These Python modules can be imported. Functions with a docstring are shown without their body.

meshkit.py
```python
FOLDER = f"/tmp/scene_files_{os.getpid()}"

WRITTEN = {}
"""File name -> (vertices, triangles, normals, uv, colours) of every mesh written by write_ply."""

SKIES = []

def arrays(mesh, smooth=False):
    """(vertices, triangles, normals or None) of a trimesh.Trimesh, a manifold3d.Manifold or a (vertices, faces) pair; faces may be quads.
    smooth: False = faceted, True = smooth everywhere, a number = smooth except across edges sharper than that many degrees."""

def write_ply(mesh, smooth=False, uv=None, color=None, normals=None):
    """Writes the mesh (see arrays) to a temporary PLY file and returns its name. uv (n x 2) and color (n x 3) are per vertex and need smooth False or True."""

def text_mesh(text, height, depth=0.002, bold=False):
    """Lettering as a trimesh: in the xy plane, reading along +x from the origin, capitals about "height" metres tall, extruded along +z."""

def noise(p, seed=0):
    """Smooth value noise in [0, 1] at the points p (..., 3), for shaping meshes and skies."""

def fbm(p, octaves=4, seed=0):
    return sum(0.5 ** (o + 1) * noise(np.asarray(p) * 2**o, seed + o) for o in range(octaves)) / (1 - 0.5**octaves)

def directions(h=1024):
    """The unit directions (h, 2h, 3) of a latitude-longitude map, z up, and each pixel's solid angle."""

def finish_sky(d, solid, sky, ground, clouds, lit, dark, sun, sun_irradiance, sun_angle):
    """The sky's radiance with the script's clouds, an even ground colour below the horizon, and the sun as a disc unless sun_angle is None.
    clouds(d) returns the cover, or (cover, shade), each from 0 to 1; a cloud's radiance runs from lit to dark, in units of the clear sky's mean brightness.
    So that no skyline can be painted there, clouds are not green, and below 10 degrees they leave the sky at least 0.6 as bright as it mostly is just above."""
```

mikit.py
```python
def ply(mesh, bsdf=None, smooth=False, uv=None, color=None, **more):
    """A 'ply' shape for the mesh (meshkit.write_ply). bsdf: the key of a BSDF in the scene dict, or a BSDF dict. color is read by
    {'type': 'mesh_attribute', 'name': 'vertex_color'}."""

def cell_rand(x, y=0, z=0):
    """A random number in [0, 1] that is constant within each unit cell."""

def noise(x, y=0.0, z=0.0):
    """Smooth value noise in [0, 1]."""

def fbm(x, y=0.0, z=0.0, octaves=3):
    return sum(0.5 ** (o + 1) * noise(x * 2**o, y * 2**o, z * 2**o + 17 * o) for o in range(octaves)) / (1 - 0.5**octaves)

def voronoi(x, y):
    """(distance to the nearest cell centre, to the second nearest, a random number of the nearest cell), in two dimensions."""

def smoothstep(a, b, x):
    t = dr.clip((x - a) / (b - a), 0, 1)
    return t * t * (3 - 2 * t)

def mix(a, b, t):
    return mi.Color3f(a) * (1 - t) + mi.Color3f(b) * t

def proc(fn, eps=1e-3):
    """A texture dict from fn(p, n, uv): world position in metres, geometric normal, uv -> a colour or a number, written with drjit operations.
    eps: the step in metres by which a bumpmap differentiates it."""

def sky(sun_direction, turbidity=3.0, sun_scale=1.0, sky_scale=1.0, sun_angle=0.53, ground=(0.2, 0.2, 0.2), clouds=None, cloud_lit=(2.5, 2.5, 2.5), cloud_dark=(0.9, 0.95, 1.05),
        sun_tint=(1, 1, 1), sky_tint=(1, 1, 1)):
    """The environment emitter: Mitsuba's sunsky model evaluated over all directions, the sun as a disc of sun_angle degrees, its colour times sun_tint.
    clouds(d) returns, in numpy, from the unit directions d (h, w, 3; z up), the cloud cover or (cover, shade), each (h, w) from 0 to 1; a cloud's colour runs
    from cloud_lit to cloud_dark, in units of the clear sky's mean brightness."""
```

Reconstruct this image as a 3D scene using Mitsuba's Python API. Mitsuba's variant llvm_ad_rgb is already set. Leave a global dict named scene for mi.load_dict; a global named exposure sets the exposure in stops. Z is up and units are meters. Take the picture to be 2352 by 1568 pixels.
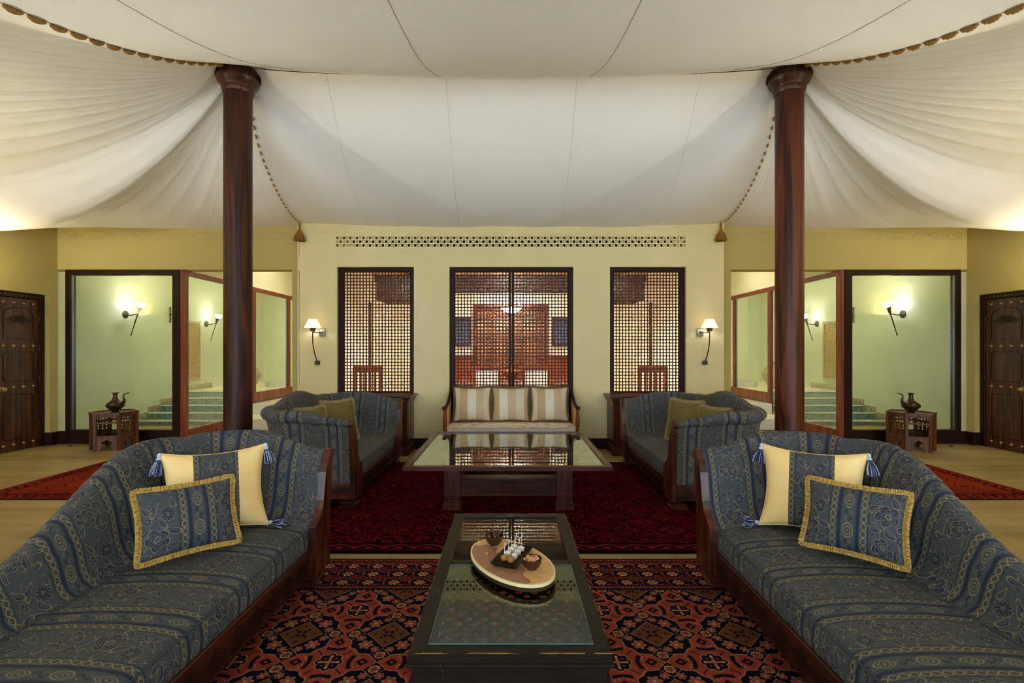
import math, random
import numpy as np, trimesh, shapely
import drjit as dr
import mitsuba as mi
import mikit, meshkit
from mikit import proc, noise, fbm, smoothstep, cell_rand, voronoi
from shapely.geometry import Polygon, Point, box as sbox
from shapely import affinity
from shapely.ops import unary_union

T = mi.ScalarTransform4f
rng = np.random.default_rng(7)
random.seed(7)
scene, labels = {}, {}
PI = math.pi

# ------------------------------------------------------------------ camera, light, exposure
F, CX, CY, EYE = 1110.0, 1172.0, 805.0, 1.4          # focal length in pixels of the 2352 x 1568 frame, level camera with lens shift
scene['camera'] = {'type': 'perspective', 'fov': math.degrees(2 * math.atan(1176 / F)), 'fov_axis': 'x', 'near_clip': 0.05, 'far_clip': 100.0,
                   'principal_point_offset_x': (1176 - CX) / 2352, 'principal_point_offset_y': (784 - CY) / 1568,
                   'to_world': T().look_at(origin=[0, 0, EYE], target=[0, 1, EYE], up=[0, 0, 1])}
exposure = 0.68
DAY = (3.8, 4.8, 6.0)            # frosted daylight windows in the wall behind the camera
UPLIGHT = (125, 110, 78)           # bowls of the uplights on the side walls, out of frame
SHADE = (.95, .72, .40)          # cloth lampshades of the two wall lamps
FLOORLAMP = (22, 20, 13)      # standing uplights beside the seating, out of frame
FILL_SPOT = (11, 11.3, 10.2)              # unseen spots added on the same stands to brighten the middle of the canvas
BULB = (420, 340, 200)            # and the bulbs in them
TORCH = (90, 88, 76)             # glass cups of the torch lamps behind the glass
DISC = (50, 48, 40)              # unseen ceiling lamps added as fill in the rooms behind
CHAND = (40, 34, 24)
COFFER = (270, 262, 232)           # unseen ceiling lamps added to brighten the dining room
def glow(rad, w=1.0):
    return {'type': 'area', 'radiance': {'type': 'rgb', 'value': list(map(float, rad))}, 'sampling_weight': float(w)}

# ------------------------------------------------------------------ helpers
def S(r, g, b):
    c = np.array([r, g, b]) / 255.0
    return tuple(float(x) for x in np.where(c < 0.04045, c / 12.92, ((c + 0.055) / 1.055) ** 2.4))
def rgb(c): return {'type': 'rgb', 'value': [float(x) for x in c]}
def P(px, py, d):                # the point seen at a pixel of the photograph at depth d
    return np.array([(px - CX) * d / F, d, EYE - (py - CY) * d / F])
def numbered(name):
    if not any(k == name or k.startswith(name + '__') for k in list(scene) + list(labels)): return name
    i = 1
    while any(k == f'{name}_{i:03d}' or k.startswith(f'{name}_{i:03d}__') for k in KEYS): i += 1
    return f'{name}_{i:03d}'
KEYS = set()
COUNT = {}
def fresh(name):
    i = COUNT.get(name, 0)
    COUNT[name] = i + 1
    return name if i == 0 else f'{name}_{i:03d}'
def thing(name, label, cat, group=None):
    key = fresh(name)
    labels[key] = {'label': label, 'category': cat}
    if group: labels[key]['group'] = group
    return key
def obj(name, mesh, mat, parent=None, smooth=30, uv=None, label=None, kind=None, **more):
    key = fresh(parent + '__' + name if parent else name)
    scene[key] = mikit.ply(mesh, 'mat_' + mat, smooth=smooth, uv=uv, **more)
    tag = {}
    if label: tag['label'] = label
    if kind: tag['kind'] = kind
    if tag: labels[key] = {**labels.get(key, {}), **tag}
    return key
def put(name, d, parent=None):   # another entry with the ply dict of a first one
    key = fresh(parent + '__' + name if parent else name)
    scene[key] = d
    return key
def solo(name, mesh, mat, label, cat, group=None, **kw):
    key = obj(name, mesh, mat, None, **kw)
    labels[key] = {**labels.get(key, {}), 'label': label, 'category': cat}
    if group: labels[key]['group'] = group
    return key
def struct(name, mesh, mat, parent=None, **kw):
    key = obj(name, mesh, mat, parent, **kw)
    if not parent: labels[key] = {**labels.get(key, {}), 'kind': 'structure'}
    return key
def cat(*ms):
    ms = [m for m in ms if m is not None]
    return trimesh.util.concatenate(ms)
def box(x0, x1, y0, y1, z0, z1, b=0.0):
    x0, x1 = min(x0, x1), max(x0, x1); y0, y1 = min(y0, y1), max(y0, y1); z0, z1 = min(z0, z1), max(z0, z1)
    if b <= 0:
        m = trimesh.creation.box(extents=(x1 - x0, y1 - y0, z1 - z0))
        m.apply_translation(((x0 + x1) / 2, (y0 + y1) / 2, (z0 + z1) / 2))
        return m
    b = min(b, (x1 - x0) / 2.01, (y1 - y0) / 2.01, (z1 - z0) / 2.01)
    pts = []
    for sx in (0, 1):
        for sy in (0, 1):
            for sz in (0, 1):
                c = np.array([(x0, x1)[sx], (y0, y1)[sy], (z0, z1)[sz]])
                inn = np.array([b if sx == 0 else -b, b if sy == 0 else -b, b if sz == 0 else -b])
                for a in range(3):
                    q = c + inn; q[a] = c[a]
                    pts.append(q)
    return trimesh.convex.convex_hull(np.array(pts))
def xf(m, rz=0.0, t=(0, 0, 0), s=None, rx=0.0, ry=0.0):
    m = m.copy()
    if s is not None:
        m.vertices *= np.asarray(s, float)
        if np.prod(np.broadcast_to(s, 3)) < 0: m.invert()
    for ang, ax in ((rx, (1, 0, 0)), (ry, (0, 1, 0)), (rz, (0, 0, 1))):
        if ang: m.apply_transform(trimesh.transformations.rotation_matrix(ang, ax))
    m.apply_translation(t)
    return m
def frame(m, origin, ex, ey, ez):
    m = m.copy()
    M = np.eye(4); M[:3, 0] = ex; M[:3, 1] = ey; M[:3, 2] = ez; M[:3, 3] = origin
    m.apply_transform(M)                 # flips the faces itself where the frame is left-handed
    return m
def unit(v):
    v = np.asarray(v, float); return v / np.linalg.norm(v)
def lathe(prof, n=24, c=(0, 0, 0), closed=True):
    prof = np.array(prof, float)
    a = np.linspace(0, 2 * PI, n, endpoint=False)
    k = len(prof)
    v = np.stack([prof[:, None, 0] * np.cos(a), prof[:, None, 0] * np.sin(a), np.repeat(prof[:, 1:2], n, 1)], -1).reshape(-1, 3)
    f = []
    for i in range(k - 1):
        for j in range(n):
            j2 = (j + 1) % n
            f += [[i * n + j, i * n + j2, (i + 1) * n + j2], [i * n + j, (i + 1) * n + j2, (i + 1) * n + j]]
    v = list(v)
    if closed:
        if prof[0, 0] > 1e-5:
            v.append(np.array([0, 0, prof[0, 1]])); q = len(v) - 1
            f += [[q, (j + 1) % n, j] for j in range(n)]
        if prof[-1, 0] > 1e-5:
            v.append(np.array([0, 0, prof[-1, 1]])); q = len(v) - 1
            f += [[q, (k - 1) * n + j, (k - 1) * n + (j + 1) % n] for j in range(n)]
    m = trimesh.Trimesh(np.array(v) + np.asarray(c, float), np.array(f), process=False)
    m.update_faces(m.area_faces > 1e-12)
    if m.volume < 0: m.invert()
    return m
def tube(pts, r, n=8, cap=True):
    pts = np.asarray(pts, float); r = np.broadcast_to(r, (len(pts),))
    t = np.gradient(pts, axis=0); t /= np.linalg.norm(t, axis=1, keepdims=True) + 1e-12
    a0 = np.array([0, 0, 1.0]) if abs(t[0, 2]) < 0.9 else np.array([1.0, 0, 0])
    vs = []
    for i in range(len(pts)):
        a = np.cross(t[i], a0); a /= np.linalg.norm(a) + 1e-12
        b = np.cross(t[i], a); a0 = -np.cross(t[i], a) if False else a0
        ang = np.arange(n) * 2 * PI / n
        vs.append(pts[i] + r[i] * (np.cos(ang)[:, None] * a + np.sin(ang)[:, None] * b))
    v = np.vstack(vs); f = []
    for i in range(len(pts) - 1):
        for j in range(n):
            j2 = (j + 1) % n
            f += [[i * n + j, i * n + j2, (i + 1) * n + j2], [i * n + j, (i + 1) * n + j2, (i + 1) * n + j]]
    if cap:
        v = np.vstack([v, pts[:1], pts[-1:]]); q = len(v) - 2
        f += [[q, (j + 1) % n, j] for j in range(n)] + [[q + 1, (len(pts) - 1) * n + j, (len(pts) - 1) * n + (j + 1) % n] for j in range(n)]
    return trimesh.Trimesh(v, np.array(f), process=False)
def prism(poly, h):              # shapely polygon in xy, extruded along +z
    parts = [g for g in getattr(poly, 'geoms', [poly]) if g.geom_type == 'Polygon' and g.area > 1e-9]
    return cat(*[trimesh.creation.extrude_polygon(g, h, engine='earcut') for g in parts])
def slab_y(poly, y0, y1):        # polygon in (x, z), extruded from y0 to y1
    m = prism(poly, y1 - y0)
    return frame(m, (0, y1, 0), (1, 0, 0), (0, 0, 1), (0, -1, 0))
def slab_x(poly, x0, x1):        # polygon in (y, z), extruded from x0 to x1
    m = prism(poly, x1 - x0)
    return frame(m, (x0, 0, 0), (0, 1, 0), (0, 0, 1), (1, 0, 0))
def surf(fn, nu, nv, u=(0, 1), v=(0, 1), flip=False):
    U, V = np.meshgrid(np.linspace(*u, nu), np.linspace(*v, nv), indexing='ij')
    pts = fn(U, V).reshape(-1, 3)
    i, j = np.meshgrid(np.arange(nu - 1), np.arange(nv - 1), indexing='ij')
    a = i * nv + j
    q = np.stack([a, a + nv, a + nv + 1, a + 1], -1).reshape(-1, 4)
    if flip: q = q[:, ::-1]
    f = np.vstack([q[:, [0, 1, 2]], q[:, [0, 2, 3]]])
    return trimesh.Trimesh(pts, f, process=False), np.stack([U.ravel(), V.ravel()], -1)
def ring_poly(x0, x1, z0, z1, w):
    return sbox(x0, z0, x1, z1).difference(sbox(x0 + w, z0 + w, x1 - w, z1 - w))
def diamond(cx, cz, rx, rz): return Polygon([(cx - rx, cz), (cx, cz - rz), (cx + rx, cz), (cx, cz + rz)])
def diamonds(n, x0, x1, z0, z1, w=0.006):      # a row of carved nested lozenges
    st = (x1 - x0) / n; out = []
    for k in range(n):
        c, cz = x0 + (k + .5) * st, (z0 + z1) / 2
        for q in (.96, .62, .3):
            d = diamond(c, cz, st / 2 * q, (z1 - z0) / 2 * q)
            out.append(d.difference(affinity.scale(d, 1 - 2 * w / st, 1 - 2.0 * w / (z1 - z0))) if q > .4 else d)
    return unary_union(out)
def interp(x, xs, ys): return np.interp(x, xs, ys)
def spline(x, xs, ys):
    from scipy.interpolate import PchipInterpolator
    return PchipInterpolator(xs, ys, extrapolate=True)(x)

# ------------------------------------------------------------------ materials
def f01(t): return dr.select(t, mi.Float(1), mi.Float(0)) if isinstance(t, mi.Bool) else t
def mix(a, b, t): return mikit.mix(a, b, f01(t))
def principled(c, rough=.5, metal=0.0, spec=.5, **kw):
    return {'type': 'principled', 'base_color': c if isinstance(c, dict) else rgb(c), 'roughness': rough, 'metallic': metal, 'specular': spec, **kw}
def two(b): return {'type': 'twosided', 'b': b}
def M(key, b): scene['mat_' + key] = {**b}; return 'mat_' + key

def wood(axis, ca, cb, fine=90.0, long=2.0, swirl=0.0):
    def fn(p, n, uv):
        q = [p.x, p.y, p.z]
        a, b = [q[i] for i in range(3) if i != axis]
        l = q[axis]
        w = fbm(l * long * .6, a * 6, b * 6, 2) * (1.2 + swirl)
        g = fbm(a * fine * .35 + w * 6, b * fine * .35 + w * 6, l * long, 3)
        f = noise(a * fine * 3, b * fine * 3, l * long * 6)
        t = dr.clip((g - .3) * 2.0, 0, 1)
        return mix(ca, cb, t) * (.82 + .36 * f)
    return proc(fn)
MAHO_A, MAHO_B = S(36, 13, 8), S(84, 36, 20)
M('wood_x', principled(wood(0, MAHO_A, MAHO_B), .32, spec=.45))
M('wood_y', principled(wood(1, MAHO_A, MAHO_B), .32, spec=.45))
M('rail_wood_shaded', principled(wood(1, S(30, 11, 7), S(66, 27, 15)), .4, spec=.3))  # mahogany copy darkened for the shade below the seat
M('wood_z', principled(wood(2, MAHO_A, MAHO_B), .32, spec=.45))
M('pillar_shaded', principled(wood(2, S(28, 11, 8), S(76, 34, 21), 40, .7, 1.0), .46, spec=.25))  # same pole wood, the shade on the left pole put into its colour
M('pillar', principled(wood(2, S(36, 13, 8), S(104, 48, 27), 40, .7, 2.0), .42, spec=.28))
M('door_wood', principled(wood(2, S(46, 18, 10), S(86, 40, 20), 70, 1.5), .38, spec=.4))
M('hex_wood', principled(wood(2, S(58, 26, 10), S(104, 52, 22), 80, 2), .42, spec=.4))
M('dark_wood', principled(S(34, 14, 8), .5, spec=.18))
M('lattice', principled(S(38, 17, 10), .5, spec=.18))
M('frame_lit', principled(wood(2, S(92, 38, 24), S(140, 66, 44), 80, 1), .4, spec=.4))  # frame wood, the stronger light on the side frames put into its colour
M('chair_wood', principled(S(112, 50, 22), .4, spec=.35))
def plaster(p, n, uv):
    return mix(S(228, 212, 158), S(236, 220, 168), fbm(p.x * .8, p.y * .8, p.z * .8, 2)) * (.965 + .05 * noise(p.x * 60, p.y * 60, p.z * 60))
def plaster_h(p, n, uv): return fbm(p.x * 42, p.y * 42, p.z * 42, 3)
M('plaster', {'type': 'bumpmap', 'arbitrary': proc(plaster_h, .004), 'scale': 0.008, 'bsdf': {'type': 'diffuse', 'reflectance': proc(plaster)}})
M('plaster_side', {'type': 'diffuse', 'reflectance': rgb(S(186, 168, 104))})  # same plaster, its yellower and darker look under the lamps put into the colour
M('spa_plaster', {'type': 'diffuse', 'reflectance': rgb(S(224, 228, 204))})
M('cream', {'type': 'diffuse', 'reflectance': rgb(S(240, 234, 204))})
M('dark', {'type': 'diffuse', 'reflectance': rgb(S(40, 30, 26))})
def canvas(p, n, uv):
    return mix(S(238, 234, 226), S(243, 240, 233), fbm(p.x * 1.2, p.y * 1.2, p.z, 2)) * (.985 + .03 * noise(p.x * 160, p.y * 160, p.z * 160))
M('canvas', two({'type': 'diffuse', 'reflectance': proc(canvas)}))
M('seam', two({'type': 'diffuse', 'reflectance': rgb(S(232, 226, 214))}))
M('seam_dark', two({'type': 'diffuse', 'reflectance': rgb(S(170, 160, 140))}))
def stone(p, n, uv):
    w = fbm(p.x * .7, p.y * 2.2, 0, 3)
    band = fbm(p.x * .6 + w * .8, p.y * 7 + w * 3, 3.0, 3)
    tone = cell_rand(dr.floor(p.x / .75 + 100), dr.floor(p.y / .75 + 100))
    return mix(S(136, 114, 70), S(166, 144, 98), dr.clip(band * 1.3 - .15, 0, 1)) * (.88 + .2 * tone)
M('stone', principled(proc(stone), .34, spec=.35))
M('grout', {'type': 'diffuse', 'reflectance': rgb(S(150, 130, 95))})
M('marble', principled(S(226, 214, 186), .35))
def mosaic(p, n, uv):
    s = 1 / .028
    ax = dr.abs(n.x) > .6; az = dr.abs(n.z) > .6
    a = dr.select(ax, p.y, p.x); b = dr.select(az, p.y, p.z)
    i, j = dr.floor(a * s), dr.floor(b * s)
    fu, fv = a * s - i, b * s - j
    t = cell_rand(i, j, 5)
    c = mix(S(34, 62, 74), S(96, 138, 146), t)
    e = dr.minimum(dr.minimum(fu, 1 - fu), dr.minimum(fv, 1 - fv))
    return mix(S(190, 196, 180), c, smoothstep(.04, .12, e))
M('mosaic', principled(proc(mosaic), .2))
M('glass', {'type': 'thindielectric', 'int_ior': 1.5})
M('glass_green', {'type': 'thindielectric', 'int_ior': 1.5, 'specular_transmittance': rgb((.88, .93, .86))})
M('glass_table', {'type': 'thindielectric', 'int_ior': 1.52, 'specular_transmittance': rgb((.80, .92, .86)), 'specular_reflectance': rgb((1, 1, .97))})
M('glass_low', {'type': 'thindielectric', 'int_ior': 1.52, 'specular_transmittance': rgb((.90, .97, .92)), 'specular_reflectance': rgb((.50, .52, .49))})
M('glass_clear', {'type': 'thindielectric', 'int_ior': 1.5})
M('glass_edge', principled(S(70, 98, 88), .2))
M('brass', principled(S(168, 132, 70), .38, .45))
M('iron', principled(S(58, 50, 42), .45, .5))
M('steel', principled(S(128, 128, 124), .3, .9))
M('bronze', principled(S(62, 46, 32), .3, .6))
M('shade', {'type': 'diffuse', 'reflectance': rgb(S(240, 226, 190))})
M('frost', {'type': 'diffuse', 'reflectance': rgb((.85, .85, .82))})
M('white', principled(S(232, 230, 222), .4))
M('rope', {'type': 'diffuse', 'reflectance': rgb(S(150, 112, 62))})
M('tassel', {'type': 'diffuse', 'reflectance': rgb(S(150, 104, 50))})
def line(d, w): return 1 - smoothstep(w * .5, w * 1.4, dr.abs(d))

# damask upholstery: uv in metres, u across the stripes, v along them
# (x, y, radius, petals, phase, layers) and (x, y, length, half width, turn) within one repeat of the floral zone
FLOWERS = [(.010, .012, .050, 5, .3, 2), (-.036, .122, .034, 11, 0, 0), (.026, -.132, .042, 6, 1.1, 2), (-.042, -.085, .022, 9, .5, 0), (.046, .100, .020, 5, .2, 0)]
LEAVES = [(-.052, .040, .034, .011, 1.0), (.062, .045, .030, .010, -.8), (-.012, .080, .030, .010, .5), (.018, .150, .034, .011, -.5), (-.056, -.028, .030, .010, -1.2),
          (.002, -.068, .030, .010, .9), (-.022, -.150, .036, .011, -.4), (.060, -.055, .028, .009, 1.4), (-.056, .172, .026, .009, .3), (-.060, -.128, .026, .008, 1.1),
          (.052, .150, .028, .009, .7), (-.030, -.190, .030, .009, 1.6), (.064, -.185, .026, .008, -.3), (.040, -.010, .024, .007, 2.4)]
BASE, TAN, BLUE, DEEP = S(55, 63, 69), S(134, 120, 88), S(29, 36, 58), S(33, 40, 48)
def damask_fn(p, n, uv):
    u, v = uv.x, uv.y
    PU, Q = .32, .42
    k = dr.floor(u / PU + .5); x = u - k * PU; ax = dr.abs(x)
    weave = noise(u * 700, v * 260, 0)
    col = mix(BASE, S(68, 76, 82), weave)
    tan, blue, deep = mi.Float(0), mi.Float(0), mi.Float(0)
    # ribbons
    blue = dr.maximum(blue, 1 - smoothstep(.0058, .0078, dr.abs(ax - .0375)))
    rib = .5 + .5 * dr.sin(v * 900 + ax * 700)
    deep = dr.maximum(deep, line(ax - .079, .0022) * .9)
    deep = dr.maximum(deep, line(ax - .0285, .0016) * .7)
    tan = dr.maximum(tan, line(ax - .0455, .0008) * .35)
    # chain of ovals
    st = .034
    cv = v - dr.floor(v / st + .5) * st
    e = dr.sqrt(dr.square((ax - .061) / .0112) + dr.square(cv / .0162))
    tan = dr.maximum(tan, line(e - .86, .17))
    deep = dr.maximum(deep, (1 - smoothstep(.55, .75, e)) * .9)
    tan = dr.maximum(tan, line(e - .3, .12) * .35)
    # medallions between the ribbons, ovals and lozenges in turn
    s2 = .140
    j = dr.floor(v / s2 + .5); mv = v - j * s2
    odd = (j - dr.floor(j * .5) * 2) > .5
    e2 = dr.select(odd, dr.sqrt(dr.square(mv / .036) + dr.square(ax / .0215)), dr.abs(mv) / .038 + dr.square(ax / .021))
    tan = dr.maximum(tan, line(e2 - .93, .085)); tan = dr.maximum(tan, line(e2 - .5, .08) * .7); tan = dr.maximum(tan, (1 - smoothstep(.12, .2, e2)) * .8)
    deep = dr.maximum(deep, (1 - smoothstep(.2, .32, e2)) * .9)
    mv2 = v - (dr.floor(v / s2) + .5) * s2
    fade = 1 - smoothstep(.024, .032, dr.abs(mv2))
    tan = dr.maximum(tan, line(x - .012 * dr.sin(mv2 * 110), .0013) * fade * .8)
    deep = dr.maximum(deep, (1 - smoothstep(.0035, .006, dr.abs(x + .010 * dr.sin(mv2 * 110)))) * fade * .8)
    # flowers
    k2 = dr.floor(u / PU)
    xf_ = u - (k2 + .5) * PU
    sg = dr.select(cell_rand(k2, 3, 1) > .5, 1.0, -1.0)
    xf_ = xf_ * sg
    vv = v + cell_rand(k2, 9, 2) * Q
    vy = vv - dr.floor(vv / Q + .5) * Q
    wx, wy = (noise(u * 45, v * 45, 1) - .5) * .010, (noise(u * 45, v * 45, 7) - .5) * .010
    X, Y = xf_ + wx, vy + wy
    sw = fbm(u * 60, v * 60, 3, 2)
    zone = f01(dr.abs(xf_) < .080)
    deep = dr.maximum(deep, line(sw - .5, .05) * .3 * zone)
    vine = xf_ - .045 * dr.sin(vv * 2 * PI / Q) - .012 * dr.sin(vv * 6 * PI / Q)
    tan = dr.maximum(tan, line(vine, .0010) * .5 * zone)
    vine = xf_ + .038 * dr.sin(vv * 4 * PI / Q + .8)
    tan = dr.maximum(tan, line(vine, .0009) * .4 * zone)
    def over(mask):                     # a motif covers what lies under it
        return 1 - mask
    for cx, cy, a, b, ro in LEAVES:
        c, s = math.cos(ro), math.sin(ro)
        dx, dy = X - cx, Y - cy
        la, lb = dx * s + dy * c, dx * c - dy * s
        lb = lb + dr.square(la) * 7
        q = dr.sqrt(dr.square(la / a) + dr.square(lb / (b * (1.05 - .5 * la / a))))
        inn = 1 - smoothstep(.95, 1.05, q)
        tan = tan * over(inn); deep = deep * over(inn)
        tan = dr.maximum(tan, line((q - 1) * b, .0010) * .9); tan = dr.maximum(tan, line(lb, .0008) * inn * .5)
        half = smoothstep(-.001, .001, lb) if a > .0275 else mi.Float(.35)
        blue = dr.maximum(blue * over(inn), inn * (.25 + .6 * half))
    for cx, cy, R, nn, ph, lay in FLOWERS:
        dx, dy = X - cx, Y - cy
        r = dr.sqrt(dx * dx + dy * dy) + 1e-6
        th = dr.atan2(dy, dx)
        lobe = dr.abs(dr.cos(nn * th * .5 + ph))
        Rp = R * (.60 + .40 * dr.sqrt(lobe)) if lay else R * (.45 + .55 * lobe)
        q = r / Rp
        inn = 1 - smoothstep(.95, 1.03, q)
        tan = tan * over(inn); deep = deep * over(inn)
        blue = dr.maximum(blue * over(inn), inn * smoothstep(.28, .40, q) * .92)
        tan = dr.maximum(tan, line(r - Rp, .0014))
        for i in range(lay):
            Ri = R * (.74 - .24 * i) * (.62 + .38 * dr.sqrt(dr.abs(dr.cos((nn + 1 + i) * th * .5 + ph + 1.0 + i))))
            tan = dr.maximum(tan, line(r - Ri, .0011) * .85)
        tan = dr.maximum(tan, line(q - .25, .06) * .8)
        tan = dr.maximum(tan, line(lobe, .06) * f01(q < 1) * smoothstep(.25, .4, q) * .55)
    col = mix(col, DEEP, deep)
    col = mix(col, mix(BLUE, S(40, 48, 74), rib * .5), blue)
    col = mix(col, TAN, tan * .85)
    return col * (.90 + .2 * weave)
M('damask', principled(proc(damask_fn), .75, spec=.25, sheen=.4, sheen_tint=.3))
M('piping', principled(S(56, 64, 72), .7, spec=.2))
def stripes(p, n, uv):
    u = uv.x
    k = u / .115
    i = dr.floor(k); r = cell_rand(dr.floor(i - dr.floor(i / 4) * 4), 4, 1)
    c = mix(S(226, 214, 188), S(188, 158, 116), dr.select((i - dr.floor(i / 2) * 2) > .5, .75 + .25 * r, r * .45))
    l = noise(u * 420, uv.y * 8, 0)
    return c * (.88 + .2 * l)
M('stripes', principled(proc(stripes), .45, spec=.4, sheen=.3))
def ikat(p, n, uv):
    t = noise(p.x * 22, p.y * 22, 0) * .6 + .4 * noise(p.x * 90, p.y * 40, 1)
    return mix(S(232, 224, 210), S(196, 172, 136), smoothstep(.45, .62, t))
M('ikat', principled(proc(ikat), .6, spec=.3))
M('linen', principled(S(206, 196, 180), .7, spec=.2))
def olive(p, n, uv):
    d1, d2, r = voronoi(uv.x * 55, uv.y * 55)
    return mix(S(150, 132, 74), mix(S(98, 88, 48), S(110, 98, 56), noise(uv.x * 300, uv.y * 300)), smoothstep(.12, .22, d1 + .25 * f01(r > .45)))
M('olive', principled(proc(olive), .6, spec=.3, sheen=.4))
M('olive_fringe', two(principled(S(160, 136, 84), .6)))
M('brown_fringe', two(principled(S(98, 76, 50), .65)))
def yellow(p, n, uv): return mix(S(250, 206, 128), S(255, 226, 156), fbm(uv.x * 14, uv.y * 14, 0, 3))
M('yellow', principled(proc(yellow), .6, spec=.25, sheen=.8))
def gold(p, n, uv): return mix(S(140, 100, 32), S(226, 190, 96), noise(p.x * 220, p.y * 220, p.z * 220))
M('gold_fringe', two(principled(proc(gold), .4, spec=.5)))
M('navy_thread', principled(S(34, 42, 86), .5))
M('pale_thread', principled(S(190, 200, 222), .45))

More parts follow.
